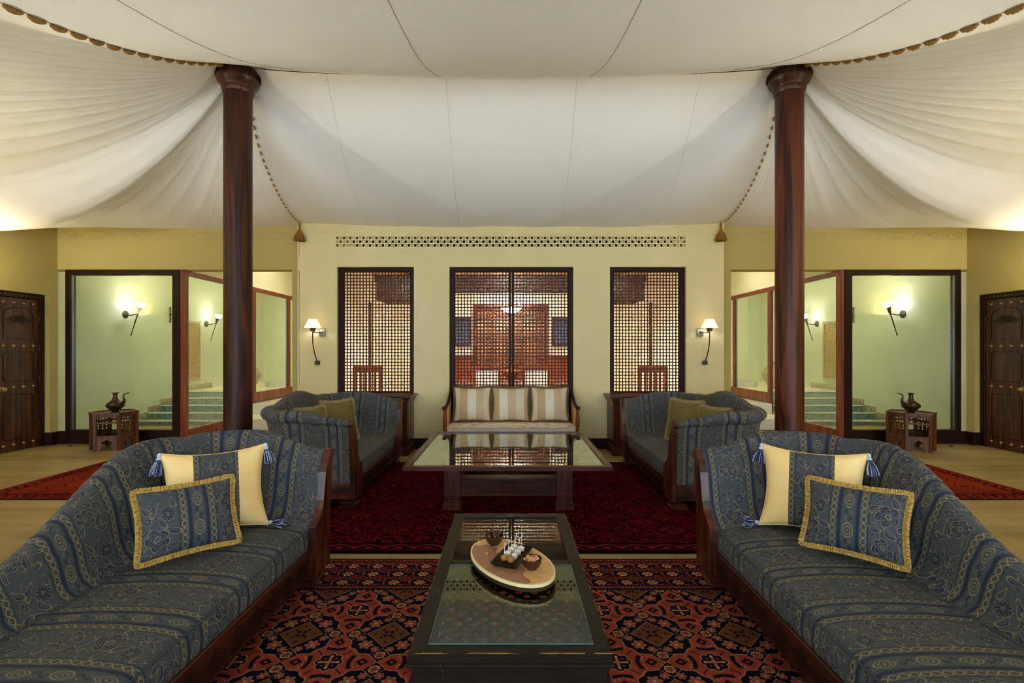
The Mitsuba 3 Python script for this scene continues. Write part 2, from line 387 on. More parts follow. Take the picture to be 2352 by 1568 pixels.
# rugs: world position in metres
NAVY, RED, BRICK, RUGTAN, RUGBR = S(18, 18, 32), S(138, 58, 44), S(112, 46, 36), S(186, 138, 100), S(94, 56, 38)
def l1(a, b): return dr.abs(a) + dr.abs(b)
def rug_geo(p, n, uv):
    x, y = p.x, p.y
    PX, PY = .43, .43
    wob = (noise(x * 9, y * 9, 2) - .5) * .012
    a = (x - .695) / PX + wob; b = (y - 2.37) / PY + wob
    a = a - dr.floor(a + .5); b = b - dr.floor(b + .5)
    A, B = dr.abs(a), dr.abs(b)
    lo, hi = dr.minimum(A, B), dr.maximum(A, B)
    col = mi.Color3f(RED) * (.88 + .24 * noise(x * 30, y * 30))
    # dark medallion with stepped outline
    oct_ = dr.maximum((A + B) / .60, hi / .375) + .04 * (dr.abs(dr.sin(dr.atan2(B, A) * 10)) - .5)
    col = mix(col, NAVY, oct_ < 1)
    col = mix(col, RUGTAN, line(oct_ - 1, .02) * .5)
    # brown diamond with a small dark rosette
    dm = A + B
    col = mix(col, RUGBR, dm < .245); col = mix(col, RUGTAN, line(dm - .245, .008) * .35)
    r = dr.sqrt(a * a + b * b); th = dr.atan2(b, a)
    col = mix(col, NAVY, r < .075 * (.7 + .3 * dr.abs(dr.cos(th * 4))))
    col = mix(col, RUGBR, dr.minimum(line(a, .012) + line(b, .012), 1) * f01(r < .14))
    col = mix(col, NAVY, (dr.abs(A - .15) + B) < .018); col = mix(col, NAVY, (A + dr.abs(B - .15)) < .018)
    col = mix(col, NAVY, (dr.abs(A - .072) + dr.abs(B - .072)) < .02)
    # red flowers in the dark ring
    for fx, fy, fr in ((.285, .085, .052), (.085, .285, .052), (.205, .205, .085)):
        dx, dy = A - fx, B - fy
        q = dr.sqrt(dx * dx + dy * dy); t2 = dr.atan2(dy, dx)
        pet = fr * (.55 + .45 * dr.abs(dr.cos(t2 * 3 + .4)))
        col = mix(col, mix(RED, RUGTAN, .25), q < pet)
        col = mix(col, NAVY, line(q - pet * .55, .006) * .6)
        col = mix(col, RUGTAN, q < pet * .22)
    # boxes at the four tips
    for cx, cy in ((.385, 0), (0, .385)):
        dx, dy = A - cx, B - cy
        e = dr.abs(dx) + dr.abs(dy)
        col = mix(col, NAVY, e < .115)
        sq = dr.maximum(dr.abs(dx), dr.abs(dy)); st8 = dr.minimum(e, sq * 1.45)
        col = mix(col, RUGTAN, st8 < .070)
        col = mix(col, BRICK, dr.minimum(dr.abs(dx), dr.abs(dy)) + .25 * e < .022)
        col = mix(col, NAVY, (dr.abs(dr.abs(dx) - .026) + dr.abs(dr.abs(dy) - .026)) < .012)
        col = mix(col, RUGTAN, line(e - .117, .006) * .5)
    # stars between the four red petals
    sa, sb = .5 - A, .5 - B
    rs = dr.sqrt(sa * sa + sb * sb); ts = dr.atan2(sb, sa)
    star = .145 * (.80 + .20 * dr.abs(dr.cos(ts * 4)))
    lob = dr.minimum(sa, sb)
    # petals' outlines
    col = mix(col, NAVY, line(sa - sb, .010) * f01((rs > .12) & (rs < .26)))
    col = mix(col, NAVY, rs < star)
    col = mix(col, RUGTAN, line(rs - star, .007) * .6)
    col = mix(col, mix(RED, RUGTAN, .35), line(lob, .016) * f01(rs < .09))
    col = mix(col, RUGTAN, dr.minimum(dr.abs(sa - .095) + sb, dr.abs(sb - .095) + sa) < .02)
    col = mix(col, BRICK, (dr.abs(sa - .055) + dr.abs(sb - .055)) < .020)
    # branch and seed in each petal
    lo2, hi2 = dr.minimum(sa, sb), dr.maximum(sa, sb)
    teeth = dr.abs(dr.sin(lo2 * 90)) * .012
    col = mix(col, NAVY, (dr.abs(hi2 - .205 - lo2 * .25) < .014 + teeth) & (lo2 < .105))
    col = mix(col, RUGTAN, (dr.abs(hi2 - .235 - lo2 * .5) < .007) & (lo2 > .035) & (lo2 < .105) & (dr.sin(lo2 * 170) > -.2))
    col = mix(col, RUGBR, (dr.abs(hi2 - .185 - lo2 * .1) < .006) & (lo2 > .03) & (lo2 < .1))
    sd = dr.abs(hi2 - .345) * .9 + lo2
    col = mix(col, NAVY, sd < .055 + .012 * dr.abs(dr.sin(hi2 * 180)))
    col = mix(col, RED, sd < .024)
    # border at the far end and the sides
    e = dr.minimum(3.23 - y, 1.9 - dr.abs(x))
    along = dr.select(3.23 - y < 1.9 - dr.abs(x), x, y)
    bc = mix(BRICK, RED, noise(x * 40, y * 40) * .6)
    for c0, w in ((.118, .032), (.225, .034), (.335, .036)):
        pr = .155
        t = along / pr; t = (t - dr.floor(t) - .5) * pr
        d = (e - c0)
        ell = dr.sqrt(dr.square(t / .062) + dr.square(d / w))
        bc = mix(bc, NAVY, ell < 1.0 + .15 * dr.cos(dr.atan2(d, t) * 5))
        bc = mix(bc, NAVY, (dr.abs(dr.abs(t) - .074 + d * .25) < .006) & (dr.abs(d) < w))
        rr = dr.sqrt(t * t + d * d * 1.4); fl = .03 * (.8 + .2 * dr.cos(dr.atan2(d, t) * 6))
        bc = mix(bc, RUGTAN, line(rr - fl, .006))
        bc = mix(bc, BRICK, rr < fl * .7)
        bc = mix(bc, RUGTAN, (rr < fl) & (line(t, .003) > .5))
    for c0, w, fr in ((.035, .03, .05), (.172, .018, .045), (.28, .015, .03), (.392, .022, .035)):
        d = dr.abs(e - c0)
        z = along / fr; zz = z - dr.floor(z)
        sel = (d < w)
        bc = mix(bc, NAVY, sel & (dr.abs(d / w - dr.abs(zz * 2 - 1)) < .28))
        bc = mix(bc, RUGTAN, sel & ((dr.abs(zz - .5) * fr + d) < .005))
        bc = mix(bc, NAVY, line(d - w, .004))
    col = mix(col, bc, e < .42)
    col = mix(col, NAVY, line(e - .42, .006))
    col = mix(col, S(24, 16, 20), e < .012)
    return col * (.72 + .46 * noise(x * 260, y * 260))
def rug_red(p, n, uv):
    x, y = p.x, p.y
    a = x / .36 - dr.floor(x / .36) - .5; b = y / .30 - dr.floor(y / .30) - .5
    fine = cell_rand(dr.floor(x / .012), dr.floor(y / .03), 2)
    fin2 = cell_rand(dr.floor(x / .035), dr.floor(y / .009), 5)
    base = mix(S(62, 10, 20), S(112, 18, 32), fbm(x * 5, y * 9, 0, 3) * .7 + fine * .25)
    base = mix(base, S(28, 6, 12), (fin2 > .74) | (fine > .84))
    g = dr.abs(a) * 1.1 + dr.abs(b)
    base = mix(base, S(24, 8, 14), line(g - .42, .035) * .8); base = mix(base, S(26, 8, 14), line(g - .2, .03) * .8)
    th = dr.atan2(b, a); r = dr.sqrt(a * a + b * b)
    dot = (dr.abs(r - .17) < .022) & (dr.cos(th * 10) > .82)
    base = mix(base, S(150, 92, 62), dot)
    dot2 = (dr.abs(g - .31) < .012) & (cell_rand(dr.floor(x / .016), dr.floor(y / .014), 8) > .7)
    base = mix(base, S(128, 66, 52), dot2)
    e = dr.minimum(dr.minimum(y - 3.33, 6.02 - y), 2.0 - dr.abs(x))
    al = dr.select(dr.minimum(y - 3.33, 6.02 - y) < 2.0 - dr.abs(x), x, y)
    bb = mix(S(50, 9, 18), S(88, 14, 26), noise(x * 60, y * 60))
    w = .105 + .022 * dr.sin(al * 2 * PI / .21)
    bb = mix(bb, S(122, 84, 60), line(e - w, .005) * .8)
    bb = mix(bb, S(20, 8, 14), line(e - w + .02, .014)); bb = mix(bb, S(20, 8, 14), line(e - .15, .012)); bb = mix(bb, S(18, 6, 10), e < .03)
    bb = mix(bb, S(130, 30, 40), (dr.abs(dr.abs(al / .21 - dr.floor(al / .21) - .5) - .25) < .1) & (dr.abs(e - .08) < .015))
    base = mix(base, bb, e < .16)
    return base * (.62 + .32 * noise(x * 240, y * 240))
def rug_side(p, n, uv):
    x, y = p.x, p.y
    base = mix(S(96, 32, 24), S(150, 56, 36), fbm(x * 4, y * 4, 2, 3))
    a = x / .3 - dr.floor(x / .3) - .5; b = y / .3 - dr.floor(y / .3) - .5
    g = dr.abs(a) + dr.abs(b)
    base = mix(base, S(40, 20, 24), line(g - .33, .03) * .8)
    base = mix(base, S(40, 20, 24), (g < .14) & (cell_rand(dr.floor(x / .02), dr.floor(y / .02)) > .5))
    base = mix(base, S(170, 110, 80), line(g - .22, .02) * .6 * cell_rand(dr.floor(x / .03), dr.floor(y / .03), 3))
    e = dr.minimum(dr.minimum(y - 4.53, 6.3 - y), dr.minimum(5.1 - dr.abs(x), dr.abs(x) - 3.2))
    al = dr.select(dr.minimum(y - 4.53, 6.3 - y) < dr.minimum(5.1 - dr.abs(x), dr.abs(x) - 3.2), x, y)
    base = mix(base, S(56, 22, 22), line(e - .16, .01)); base = mix(base, S(70, 24, 22), line(e - .05, .008))
    z = al / .09 - dr.floor(al / .09)
    base = mix(base, S(44, 20, 24), (e > .06) & (e < .15) & (dr.abs(dr.abs(z - .5) - (e - .06) * 4) < .1))
    base = mix(base, S(40, 20, 18), e < .015)
    return base * (.62 + .32 * noise(x * 240, y * 240))
M('rug_geo', {'type': 'diffuse', 'reflectance': proc(rug_geo)})
M('rug_red', {'type': 'diffuse', 'reflectance': proc(rug_red)})
M('rug_side', {'type': 'diffuse', 'reflectance': proc(rug_side)})
def black_wood(p, n, uv):
    g = noise(p.x * 6, p.y * 6, p.z * 60) * .5 + noise(p.x * 40, p.y * 40, p.z * 200) * .5
    c = mix(S(13, 10, 7), S(34, 26, 19), g)
    sc = (noise(p.x * 30, p.y * 18, p.z * 400) > .93) | (noise(p.x * 140, p.y * 160, p.z * 60) > .955)
    edge = (dr.abs(dr.abs(p.x) - .3035) < .0016) | (dr.abs(p.y - 1.4385) < .0016)
    wear = sc & (noise(p.x * 8, p.y * 8, 3) > .5)
    c = mix(c, S(120, 92, 56), f01(wear) * .55)
    return mix(c, S(150, 116, 66), dr.select(edge & (fbm(p.x * 26, p.y * 26, p.z * 200, 3) > .5) & (p.z > .4975), .7, 0.0))
M('black_wood', principled(proc(black_wood), .42, spec=.14))
def map_print(p, n, uv):
    q = fbm(p.x * 5.2 + 1.3, p.y * 5.2 + 5.2, 0, 5) + dr.abs(p.x - .02 + (p.y - 2.0) * .55) * 1.1 - .07
    land = smoothstep(.50, .51, q)
    coast = line(q - .505, .010)
    c = mix(S(214, 168, 104), S(158, 112, 84), land)
    c = mix(c, S(128, 84, 62), coast * land)
    c = mix(c, S(134, 96, 60), f01(noise(p.x * 60, p.y * 160) > .86) * .5)
    return c * (.92 + .14 * noise(p.x * 50, p.y * 50))
M('map', principled(proc(map_print), .4, spec=.3))
M('pale_rim', principled(S(228, 206, 156), .35))
M('bowl', principled(S(70, 46, 24), .3, .5))
M('date', principled(S(54, 16, 20), .22, spec=.6))
def coconut(p, n, uv): return mix(S(214, 204, 184), S(248, 244, 234), noise(p.x * 700, p.y * 700, p.z * 700))
def crumble(p, n, uv): return mix(S(120, 66, 18), S(196, 128, 44), noise(p.x * 500, p.y * 500, p.z * 500))
M('coconut', principled(proc(coconut), .8)); M('crumble', principled(proc(crumble), .7))
M('almond', principled(S(158, 88, 46), .5)); M('walnut', principled(S(184, 138, 92), .6))
M('clear_plastic', principled(S(214, 216, 220), .15, spec=.6))
M('clay', principled(S(172, 152, 118), .7))
def wood_screen(p, n, uv):
    i, j = dr.floor(p.x / .09), dr.floor(p.z / .09)
    fu, fv = p.x / .09 - i - .5, p.z / .09 - j - .5
    return mix(S(84, 36, 22), S(188, 132, 88), f01(dr.sqrt(fu * fu + fv * fv) < .33) * (.35 + .65 * cell_rand(i, j)))
M('ceiling_wood', principled(wood(0, S(165, 126, 98), S(196, 156, 124), 60, 1), .45, spec=.3))
M('wood_screen', principled(proc(wood_screen), .5))
M('night', principled(S(60, 80, 120), .2))
M('cane', principled(S(196, 152, 88), .6))
M('seat_white', {'type': 'diffuse', 'reflectance': rgb(S(226, 226, 232))})
# ------------------------------------------------------------------ the room shell
WY, HY = 6.9, 7.28                       # front planes of the middle wall and of the side headers
XL, XR = -6.82, 6.88
WL, WR = -3.008, 3.052
YB = -5.0                                # wall behind the camera
struct('floor', box(-9, 9, YB - .2, 15, -.06, -.004), 'grout')
tile_d = mikit.ply(box(.0015, .7485, .0015, .7485, -.02, 0, .002), 'mat_stone')
for i in range(19):
    for j in range(11):
        x0, y0 = -7.12 + .75 * i, .05 + .75 * j
        if y0 > 7.4 and (abs(x0 + .375) > 4.9 or abs(x0 + .375) < 2.9): continue
        put('tile', {**tile_d, 'to_world': T().translate([x0, y0, 0])}, 'floor')
obj('slab', box(-9, 9, YB, .05, -.02, 0), 'stone', 'floor', smooth=False)

# middle wall with three screened windows and a long grille
WIN = [(-2.474, -1.376), (-.870, .901), (1.424, 2.512)]
WZ0, WZ1 = .775, 2.595
GX0, GX1, GZ0, GZ1 = -2.493, 2.511, 2.878, 3.036
wall = sbox(WL, -.02, WR, 3.6)
for a, b in WIN: wall = wall.difference(sbox(a, WZ0, b, WZ1))
wall = wall.difference(sbox(GX0, GZ0, GX1, GZ1))
struct('wall_back', slab_y(wall, WY, WY + .3), 'plaster', smooth=False)
# pierced plaster grille: octagons alternating with four-slit crosses
nx, nz = 108, 3
cw, ch = (GX1 - GX0) / nx, (GZ1 - GZ0) / nz
holes = []
for i in range(nx):
    for j in range(nz):
        cx, cz = GX0 + (i + .5) * cw, GZ0 + (j + .5) * ch
        if (i + j) % 2 == 0:
            holes.append(Polygon([(cx + .0205 * math.cos(k * PI / 4 + PI / 8), cz + .0215 * math.sin(k * PI / 4 + PI / 8)) for k in range(8)]))
        else:
            for sx in (-1, 1):
                for sz in (-1, 1):
                    px, pz = cx + sx * .0115, cz + sz * .0125
                    d, w = .0075, .0032
                    holes.append(Polygon([(px - sx * d - w * sx, pz - sz * d + w * sz), (px - sx * d + w * sx, pz - sz * d - w * sz), (px + sx * d + w * sx, pz + sz * d - w * sz), (px + sx * d - w * sx, pz + sz * d + w * sz)]))
obj('grille', slab_y(sbox(GX0, GZ0, GX1, GZ1).difference(unary_union(holes)), WY + .004, WY + .03), 'plaster', 'wall_back', smooth=False, label='pierced plaster ventilation grille above the screens')
obj('duct', cat(box(GX0 - .05, GX1 + .05, WY + .30, WY + .9, GZ0 - .08, GZ0 - .06), box(GX0 - .05, GX1 + .05, WY + .88, WY + .9, GZ0 - .08, GZ1 + .08), box(GX0 - .05, GX1 + .05, WY + .30, WY + .9, GZ1 + .06, GZ1 + .08)), 'dark', 'wall_back', smooth=False)
# moulded zigzag frieze under the canvas
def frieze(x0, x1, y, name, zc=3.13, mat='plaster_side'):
    n = int((x1 - x0) / .16); st = (x1 - x0) / n; out = [sbox(x0, zc + .045, x1, zc + .06), sbox(x0, zc - .06, x1, zc - .045)]
    for k in range(n):
        a = x0 + k * st
        out += [Polygon([(a + .01, zc - .035), (a + .03, zc - .035), (a + st * .62, zc + .035), (a + st * .5, zc + .035)]), Polygon([(a + st * .66, zc + .03), (a + st * .8, zc + .03), (a + st * .93, zc - .01), (a + st * .8, zc - .01)])]
    struct(name, slab_y(unary_union(out), y - .006, y + .004), mat, smooth=False)
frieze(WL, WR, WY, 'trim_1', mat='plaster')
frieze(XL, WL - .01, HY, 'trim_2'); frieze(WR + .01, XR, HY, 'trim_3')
# headers over the passages and the piers beside the middle wall
HZ = 2.62
PL, PR = -3.285, 3.325
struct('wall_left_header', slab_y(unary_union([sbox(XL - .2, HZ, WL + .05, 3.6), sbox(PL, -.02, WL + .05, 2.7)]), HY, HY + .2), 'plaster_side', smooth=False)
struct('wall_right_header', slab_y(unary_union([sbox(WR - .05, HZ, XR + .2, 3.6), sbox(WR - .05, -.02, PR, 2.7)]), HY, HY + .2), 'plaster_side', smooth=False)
# side walls with the recessed doors
DY0, DY1, DZ = 5.82, 7.155, 2.218
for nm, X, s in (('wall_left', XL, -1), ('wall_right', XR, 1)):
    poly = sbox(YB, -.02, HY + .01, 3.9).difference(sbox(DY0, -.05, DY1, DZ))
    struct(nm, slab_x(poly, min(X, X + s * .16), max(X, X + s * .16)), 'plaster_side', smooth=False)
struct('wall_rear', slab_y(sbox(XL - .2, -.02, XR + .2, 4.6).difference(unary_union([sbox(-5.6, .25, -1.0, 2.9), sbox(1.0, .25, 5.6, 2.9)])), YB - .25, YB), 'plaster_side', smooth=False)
for k, (a, b) in enumerate(((-5.6, -1.0), (1.0, 5.6))):
    g = struct('window_%d' % (4 + k), cat(*[box(x, x + .06, YB - .16, YB - .06, .25, 2.9) for x in np.linspace(a, b - .06, 5)], box(a, b, YB - .16, YB - .06, .25, .31), box(a, b, YB - .16, YB - .06, 2.84, 2.9)), 'dark_wood', smooth=False)
    pm = box(a, b, YB - .14, YB - .12, .25, 2.9)
    obj('pane', pm, 'frost', g, smooth=False, emitter=glow(DAY, 8))
# baseboards
def base(name, m): struct(name, m, 'dark_wood', smooth=False)
base('baseboard_back', cat(box(WL, -1.40, WY - .025, WY + .01, 0, .15, .006), box(-1.40, 1.40, WY - .025, WY + .01, 0, .15, .006), box(1.40, WR, WY - .025, WY + .01, 0, .15, .006)))
base('baseboard_left', cat(box(XL - .075, XL + .025, DY1 - .012, DY1 + .02, 0, .19, .004), box(XL - .01, -6.69, HY - .02, HY + .01, 0, .19, .004), box(XL - .01, XL + .025, DY1, HY - .01, 0, .19, .006), box(XL - .01, XL + .025, YB, DY0, 0, .19, .006)))
base('baseboard_right', cat(box(XR - .025, XR + .075, DY1 - .012, DY1 + .02, 0, .19, .004), box(6.78, XR + .01, HY - .02, HY + .01, 0, .19, .004), box(XR - .025, XR + .01, DY1, HY - .01, 0, .19, .006), box(XR - .025, XR + .01, YB, DY0, 0, .19, .006)))

# ------------------------------------------------------------------ mashrabiya windows
def lattice(x0, x1, z0, z1, n, m, hole=.0365):
    px, pz = (x1 - x0) / n, (z1 - z0) / m
    r, c = hole / 2, .0068
    hs = []
    for i in range(n):
        for j in range(m):
            cx, cz = x0 + (i + .5) * px, z0 + (j + .5) * pz
            hs.append(Polygon([(cx - r + c, cz - r), (cx + r - c, cz - r), (cx + r, cz - r + c), (cx + r, cz + r - c), (cx + r - c, cz + r), (cx - r + c, cz + r), (cx - r, cz + r - c), (cx - r, cz - r + c)]))
    return slab_y(sbox(x0, z0, x1, z1).difference(unary_union(hs)), WY + .095, WY + .115)
for k, (a, b) in enumerate(WIN):
    z0, z1 = WZ0, WZ1
    w = 'window_%d' % (k + 1)
    fw = .068
    m = [box(a, a + fw, WY + .05, WY + .15, z0, z1, .006), box(b - fw, b, WY + .05, WY + .15, z0, z1, .006), box(a, b, WY + .05, WY + .15, z1 - .06, z1, .006), box(a, b, WY + .05, WY + .15, z0, z0 + .035, .006)]
    struct(w, cat(*m), 'dark_wood', smooth=False)
    if k == 1:
        mid = (a + b) / 2
        obj('mullion', cat(box(mid - .038, mid - .004, WY + .06, WY + .14, z0 + .035, z1 - .06, .008), box(mid + .004, mid + .038, WY + .06, WY + .14, z0 + .035, z1 - .06, .008)), 'dark_wood', w, smooth=False)
        obj('lattice', lattice(a + fw, mid - .034, z0 + .035, z1 - .055, 17, 37), 'lattice', w, smooth=False)
        obj('lattice', lattice(mid + .034, b - fw, z0 + .035, z1 - .055, 17, 37), 'lattice', w, smooth=False)
    else:
        obj('lattice', lattice(a + fw, b - fw, z0 + .035, z1 - .055, 21, 37), 'lattice', w, smooth=False)

# ------------------------------------------------------------------ glazed rooms left and right, and the passages beside them
def glazed(side):
    s = -1 if side == 'left' else 1
    X0 = XL if s < 0 else XR            # outer corner
    XG = -4.975 if s < 0 else 5.035     # passage side glass
    xo = X0 + s * .23                   # outer wall of the room behind
    n0 = 6 if s < 0 else 8
    zf = HZ
    # front pane
    w = 'window_%d' % n0
    xa = -6.70 if s < 0 else 6.79
    fr = [box(xa, xa - s * .085, HY - .01, HY + .09, .0, zf, .006), box(XG - s * .0, XG + s * .115, HY - .01, HY + .09, 0, zf, .006), box(xa, XG, HY - .01, HY + .09, zf - .08, zf, .006),
          box(xa, XG, HY - .01, HY + .09, 0, .205, .006)]
    struct(w, cat(*fr), 'dark_wood', smooth=False)
    obj('pane', box(min(xa, XG), max(xa, XG), HY + .035, HY + .036, .2, zf - .06), 'glass_green', w, smooth=False)
    obj('glazing_bead', cat(box(xa - s * .085, xa - s * .10, HY + .0, HY + .03, .2, zf - .08)), 'steel', w, smooth=False)
    # receding side glass
    w = 'window_%d' % (n0 + 1)
    xr = (min(XG, XG - s * .06), max(XG, XG - s * .06))
    Y1, Y2, Y3 = 9.25, 10.72, 13.5
    fr = [box(*xr, HY + .09, Y3, zf - .075, zf, .006), box(*xr, HY + .0, HY + .11, 0, zf, .006), box(*xr, HY + .09, Y1, 0, .195, .006),
          box(*xr, Y1, Y1 + .1, .18, zf, .006), box(*xr, Y1, Y3, .41, .59, .006), box(*xr, Y2, Y2 + .1, .4, zf, .006)]
    struct(w, cat(*fr), 'frame_lit', smooth=False)
    xm = XG - s * .03
    for ya, yb, za in ((HY + .11, Y1, .195), (Y1 + .1, Y2, .59), (Y2 + .1, Y3, .59)):
        obj('pane', box(xm - .0005, xm + .0005, ya, yb, za, zf - .07), 'glass_green', w, smooth=False)
    obj('glazing_bead', box(xm - .012, xm + .012, Y2 - .05, Y2 - .02, .59, zf - .075), 'steel', w, smooth=False)
    nm = 'spa_' + side
    struct('wall_%s_glass_top' % side, box(*xr, HY + .2, 14, zf, 3.6), 'cream', smooth=False)
    struct('wall_%s_spa' % side, box(min(xo, xo + s * .15), max(xo, xo + s * .15), HY + .18, 14, -.3, 3.6), 'spa_plaster', smooth=False)
    struct('wall_%s_spa_end' % side, box(min(xo, 0), max(xo, 0), 13.8, 14, -.3, 3.6) if False else box(min(xo, PL if s < 0 else PR), max(xo, PL if s < 0 else PR), 13.8, 14, -.3, 3.6), 'spa_plaster', smooth=False)
    struct('wall_%s_passage' % side, box(*((PL, PL + .12) if s < 0 else (PR - .12, PR)), HY + .2, 14, -.02, 3.6), 'cream', smooth=False)
    struct('ceiling_%s_spa' % side, box(min(xo, 3.2 * s), max(xo, 3.2 * s), HY + .2, 14, 3.5, 3.6), 'cream', smooth=False)
    # passage steps
    x1, x2 = sorted((PL if s < 0 else PR, XG - s * .06))
    st = struct('trim_steps_%s' % side, box(x1, x2, 8.5, 13.8, 0, .2, .008), 'marble', smooth=False)
    obj('step', box(x1, x2, 9.18, 13.8, .2, .39, .008), 'marble', st, smooth=False)
    # mosaic steps and platform of the room
    a, b = sorted((xo, XG))
    steps = struct('trim_mosaic_%s' % side, box(a, b, HY + .2, 14, -.3, -.12), 'mosaic', smooth=False)
    for ya, z in ((9.05, .07), (9.4, .175), (9.72, .285), (10.1, .395), (10.5, .5)):
        obj('step', box(a, b, ya, 13.8, z - .13 if z > .1 else -.3, z, .006), 'mosaic', steps, smooth=False)
        obj('tread', box(a, b, ya - .015, ya + .06, z, z + .016, .004), 'marble', steps, smooth=False)
    obj('platform', box(a, b, 10.56, 13.8, .5, .53), 'marble', steps, smooth=False)
    # stepped tile border on the outer wall
    bp = []
    tri = []
    zs = [(8.75, 9.05, -.02), (9.05, 9.4, .09), (9.4, 9.72, .195), (9.72, 10.1, .305), (10.1, 10.5, .415), (10.5, 11.4, .53)]
    for q, (ya, yb, z) in enumerate(zs):
        bp.append(sbox(ya, z, yb + .0, z + .115)); 
        if q: bp.append(sbox(ya - .0, zs[q - 1][2], ya + .1, z + .115))
        n = max(2, int((yb - ya) / .11))
        for k in range(n):
            y = ya + (k + .5) * (yb - ya) / n
            tri.append(Polygon([(y - .04, z + .02), (y + .04, z + .02), (y, z + .085)]))
    xs = (xo, xo - s * .02)
    obj('border', slab_x(unary_union(bp), min(xs), max(xs)), 'clay', steps, smooth=False)
    xs = (xo - s * .015, xo - s * .024)
    for t in tri: obj('border_tile', slab_x(t, min(xs), max(xs)), 'mosaic', steps, smooth=False)
    # ceiling lamps added as fill light in these rooms
    for cx, cy, w_, lb in (((xo + XG) / 2, 9.2, 1.6, 'over the mosaic steps'), ((xo + XG) / 2, 12.0, 1.2, 'over the bath tub'), ((XG + (PL if s < 0 else PR)) / 2, 9.6, 1.6, 'over the passage steps')):
        l = thing('fill_lamp', 'added round ceiling fill lamp %s, behind the %s glazing' % (lb, side), 'ceiling lamp', 'added fill lamps behind the %s glazing' % side)
        obj('ring', lathe([(.19, 3.497), (.23, 3.497), (.23, 3.475), (.19, 3.475), (.19, 3.497)], 24, (cx, cy, 0), closed=False), 'steel', l)
        obj('diffuser', xf(lathe([(.001, 3.485), (.19, 3.485), (.19, 3.495), (.001, 3.495)], 24, (cx, cy, 0))), 'frost', l, emitter=glow(DISC, w_))
    return xo, XG
XO_L, XG_L = glazed('left')
XO_R, XG_R = glazed('right')

# ------------------------------------------------------------------ doors
def door(n, X, s, side):
    d = struct('door_%d' % n, cat(box(X + s * .07, X + s * .15, DY1 - .072, DY1, 0, DZ, .004), box(X + s * .07, X + s * .15, DY0, DY0 + .072, 0, DZ, .004), box(X + s * .07, X + s * .15, DY0, DY1, DZ - .075, DZ, .004)), 'dark_wood', smooth=False)
    # zigzag carving on the frame
    zz = [Polygon([(y, DZ - .055), (y + .02, DZ - .055), (y + .045, DZ - .02), (y + .03, DZ - .02)]) for y in np.arange(DY0 + .03, DY1 - .06, .05)]
    zz += [Polygon([(y + .05, DZ - .055), (y + .038, DZ - .055), (y + .03, DZ - .02), (y + .045, DZ - .02)]) for y in np.arange(DY0 + .03, DY1 - .06, .05)]
    zz += [diamond(DY1 - .025, z, .014, .03) for z in np.arange(.25, DZ - .1, .07)]
    xs = sorted((X + s * .062, X + s * .072))
    obj('carving', slab_x(unary_union(zz), *xs), 'wood_z', d, smooth=False)
    for leaf in range(2):
        y1 = DY1 - .072 - leaf * .594; y0 = y1 - .590
        lf = obj('leaf', box(X + s * .10, X + s * .13, y0, y1, .005, DZ - .078), 'dark_wood', d, smooth=False)
        jn = np.r_[0, .087 + .1387 * np.arange(4), .590] + y0
        for k in range(5):
            obj('plank', box(X + s * .088, X + s * .102, jn[k] + .002, jn[k + 1] - .002, .006, DZ - .08, .004), 'door_wood', lf, smooth=False)
        xa = sorted((X + s * .082, X + s * .090))
        ins, ine = y0 + .085, y1 - .085
        def ring(z0, z1, arch=False, w=.008):
            if arch:
                yc, r = (ins + ine) / 2, (ine - ins) / 2
                o = unary_union([sbox(ins, z0, ine, z1 - r * .55), affinity.scale(Point(yc, z1 - r * .55).buffer(r, 12), 1, .55, origin=(yc, z1 - r * .55))])
            else:
                c = .03
                o = Polygon([(ins + c, z0), (ine - c, z0), (ine, z0 + c), (ine, z1 - c), (ine - c, z1), (ins + c, z1), (ins, z1 - c), (ins, z0 + c)])
            return o.difference(o.buffer(-w))
        pan = [ring(1.56, 2.01, True), ring(.965, 1.385), ring(.16, .79)]
        yc = (ins + ine) / 2
        for q in range(7):
            an = PI * (q + .5) / 7; L_ = .10 if q not in (0, 6) else .12
            e = affinity.scale(Point(0, 0).buffer(1, 8), L_ / 2, .021)
            e = e.difference(affinity.scale(e, .72, .5))
            e = affinity.rotate(affinity.translate(e, L_ / 2 + .01, 0), math.degrees(an), origin=(0, 0))
            pan.append(affinity.translate(affinity.scale(e, 1.35, .95, origin=(0, 0)), yc, 1.80))
        obj('carved_panel', slab_x(unary_union(pan), *xa), 'dark_wood', lf, smooth=False)
        stud = lathe([(.001, .022), (.010, .019), (.0165, .008), (.018, 0)], 10)
        sd = mikit.ply(frame(stud, (0, 0, 0), (0, 1, 0), (0, 0, 1), (-s, 0, 0)), 'mat_brass', smooth=40)
        for z in (.095, .89, 1.467, 2.07):
            for k in range(4):
                if abs(z - .89) < .01 and ((leaf == 0 and k == 0) or (leaf == 1 and k == 3)): continue
                put('stud', {**sd, 'to_world': T().translate([X + s * .088, jn[k + 1], z])}, lf)
        ky = y0 + .06 if leaf == 0 else y1 - .06
        kb = lathe([(.034, 0), (.034, .006), (.012, .010), (.012, .03), (.026, .042), (.03, .055), (.022, .068), (.001, .072)], 16)
        obj('knob', frame(kb, (X + s * .088, ky, .875), (0, 1, 0), (0, 0, 1), (-s, 0, 0)), 'brass', lf)
        if leaf == 0:
            for z in (.35, 1.0, 1.45, 1.85): obj('hinge', tube([(X + s * .084, y1 + .004, z - .04), (X + s * .084, y1 + .004, z + .04)], .006, 6), 'iron', lf)
door(1, XL, -1, 'left')
door(2, XR, 1, 'right')

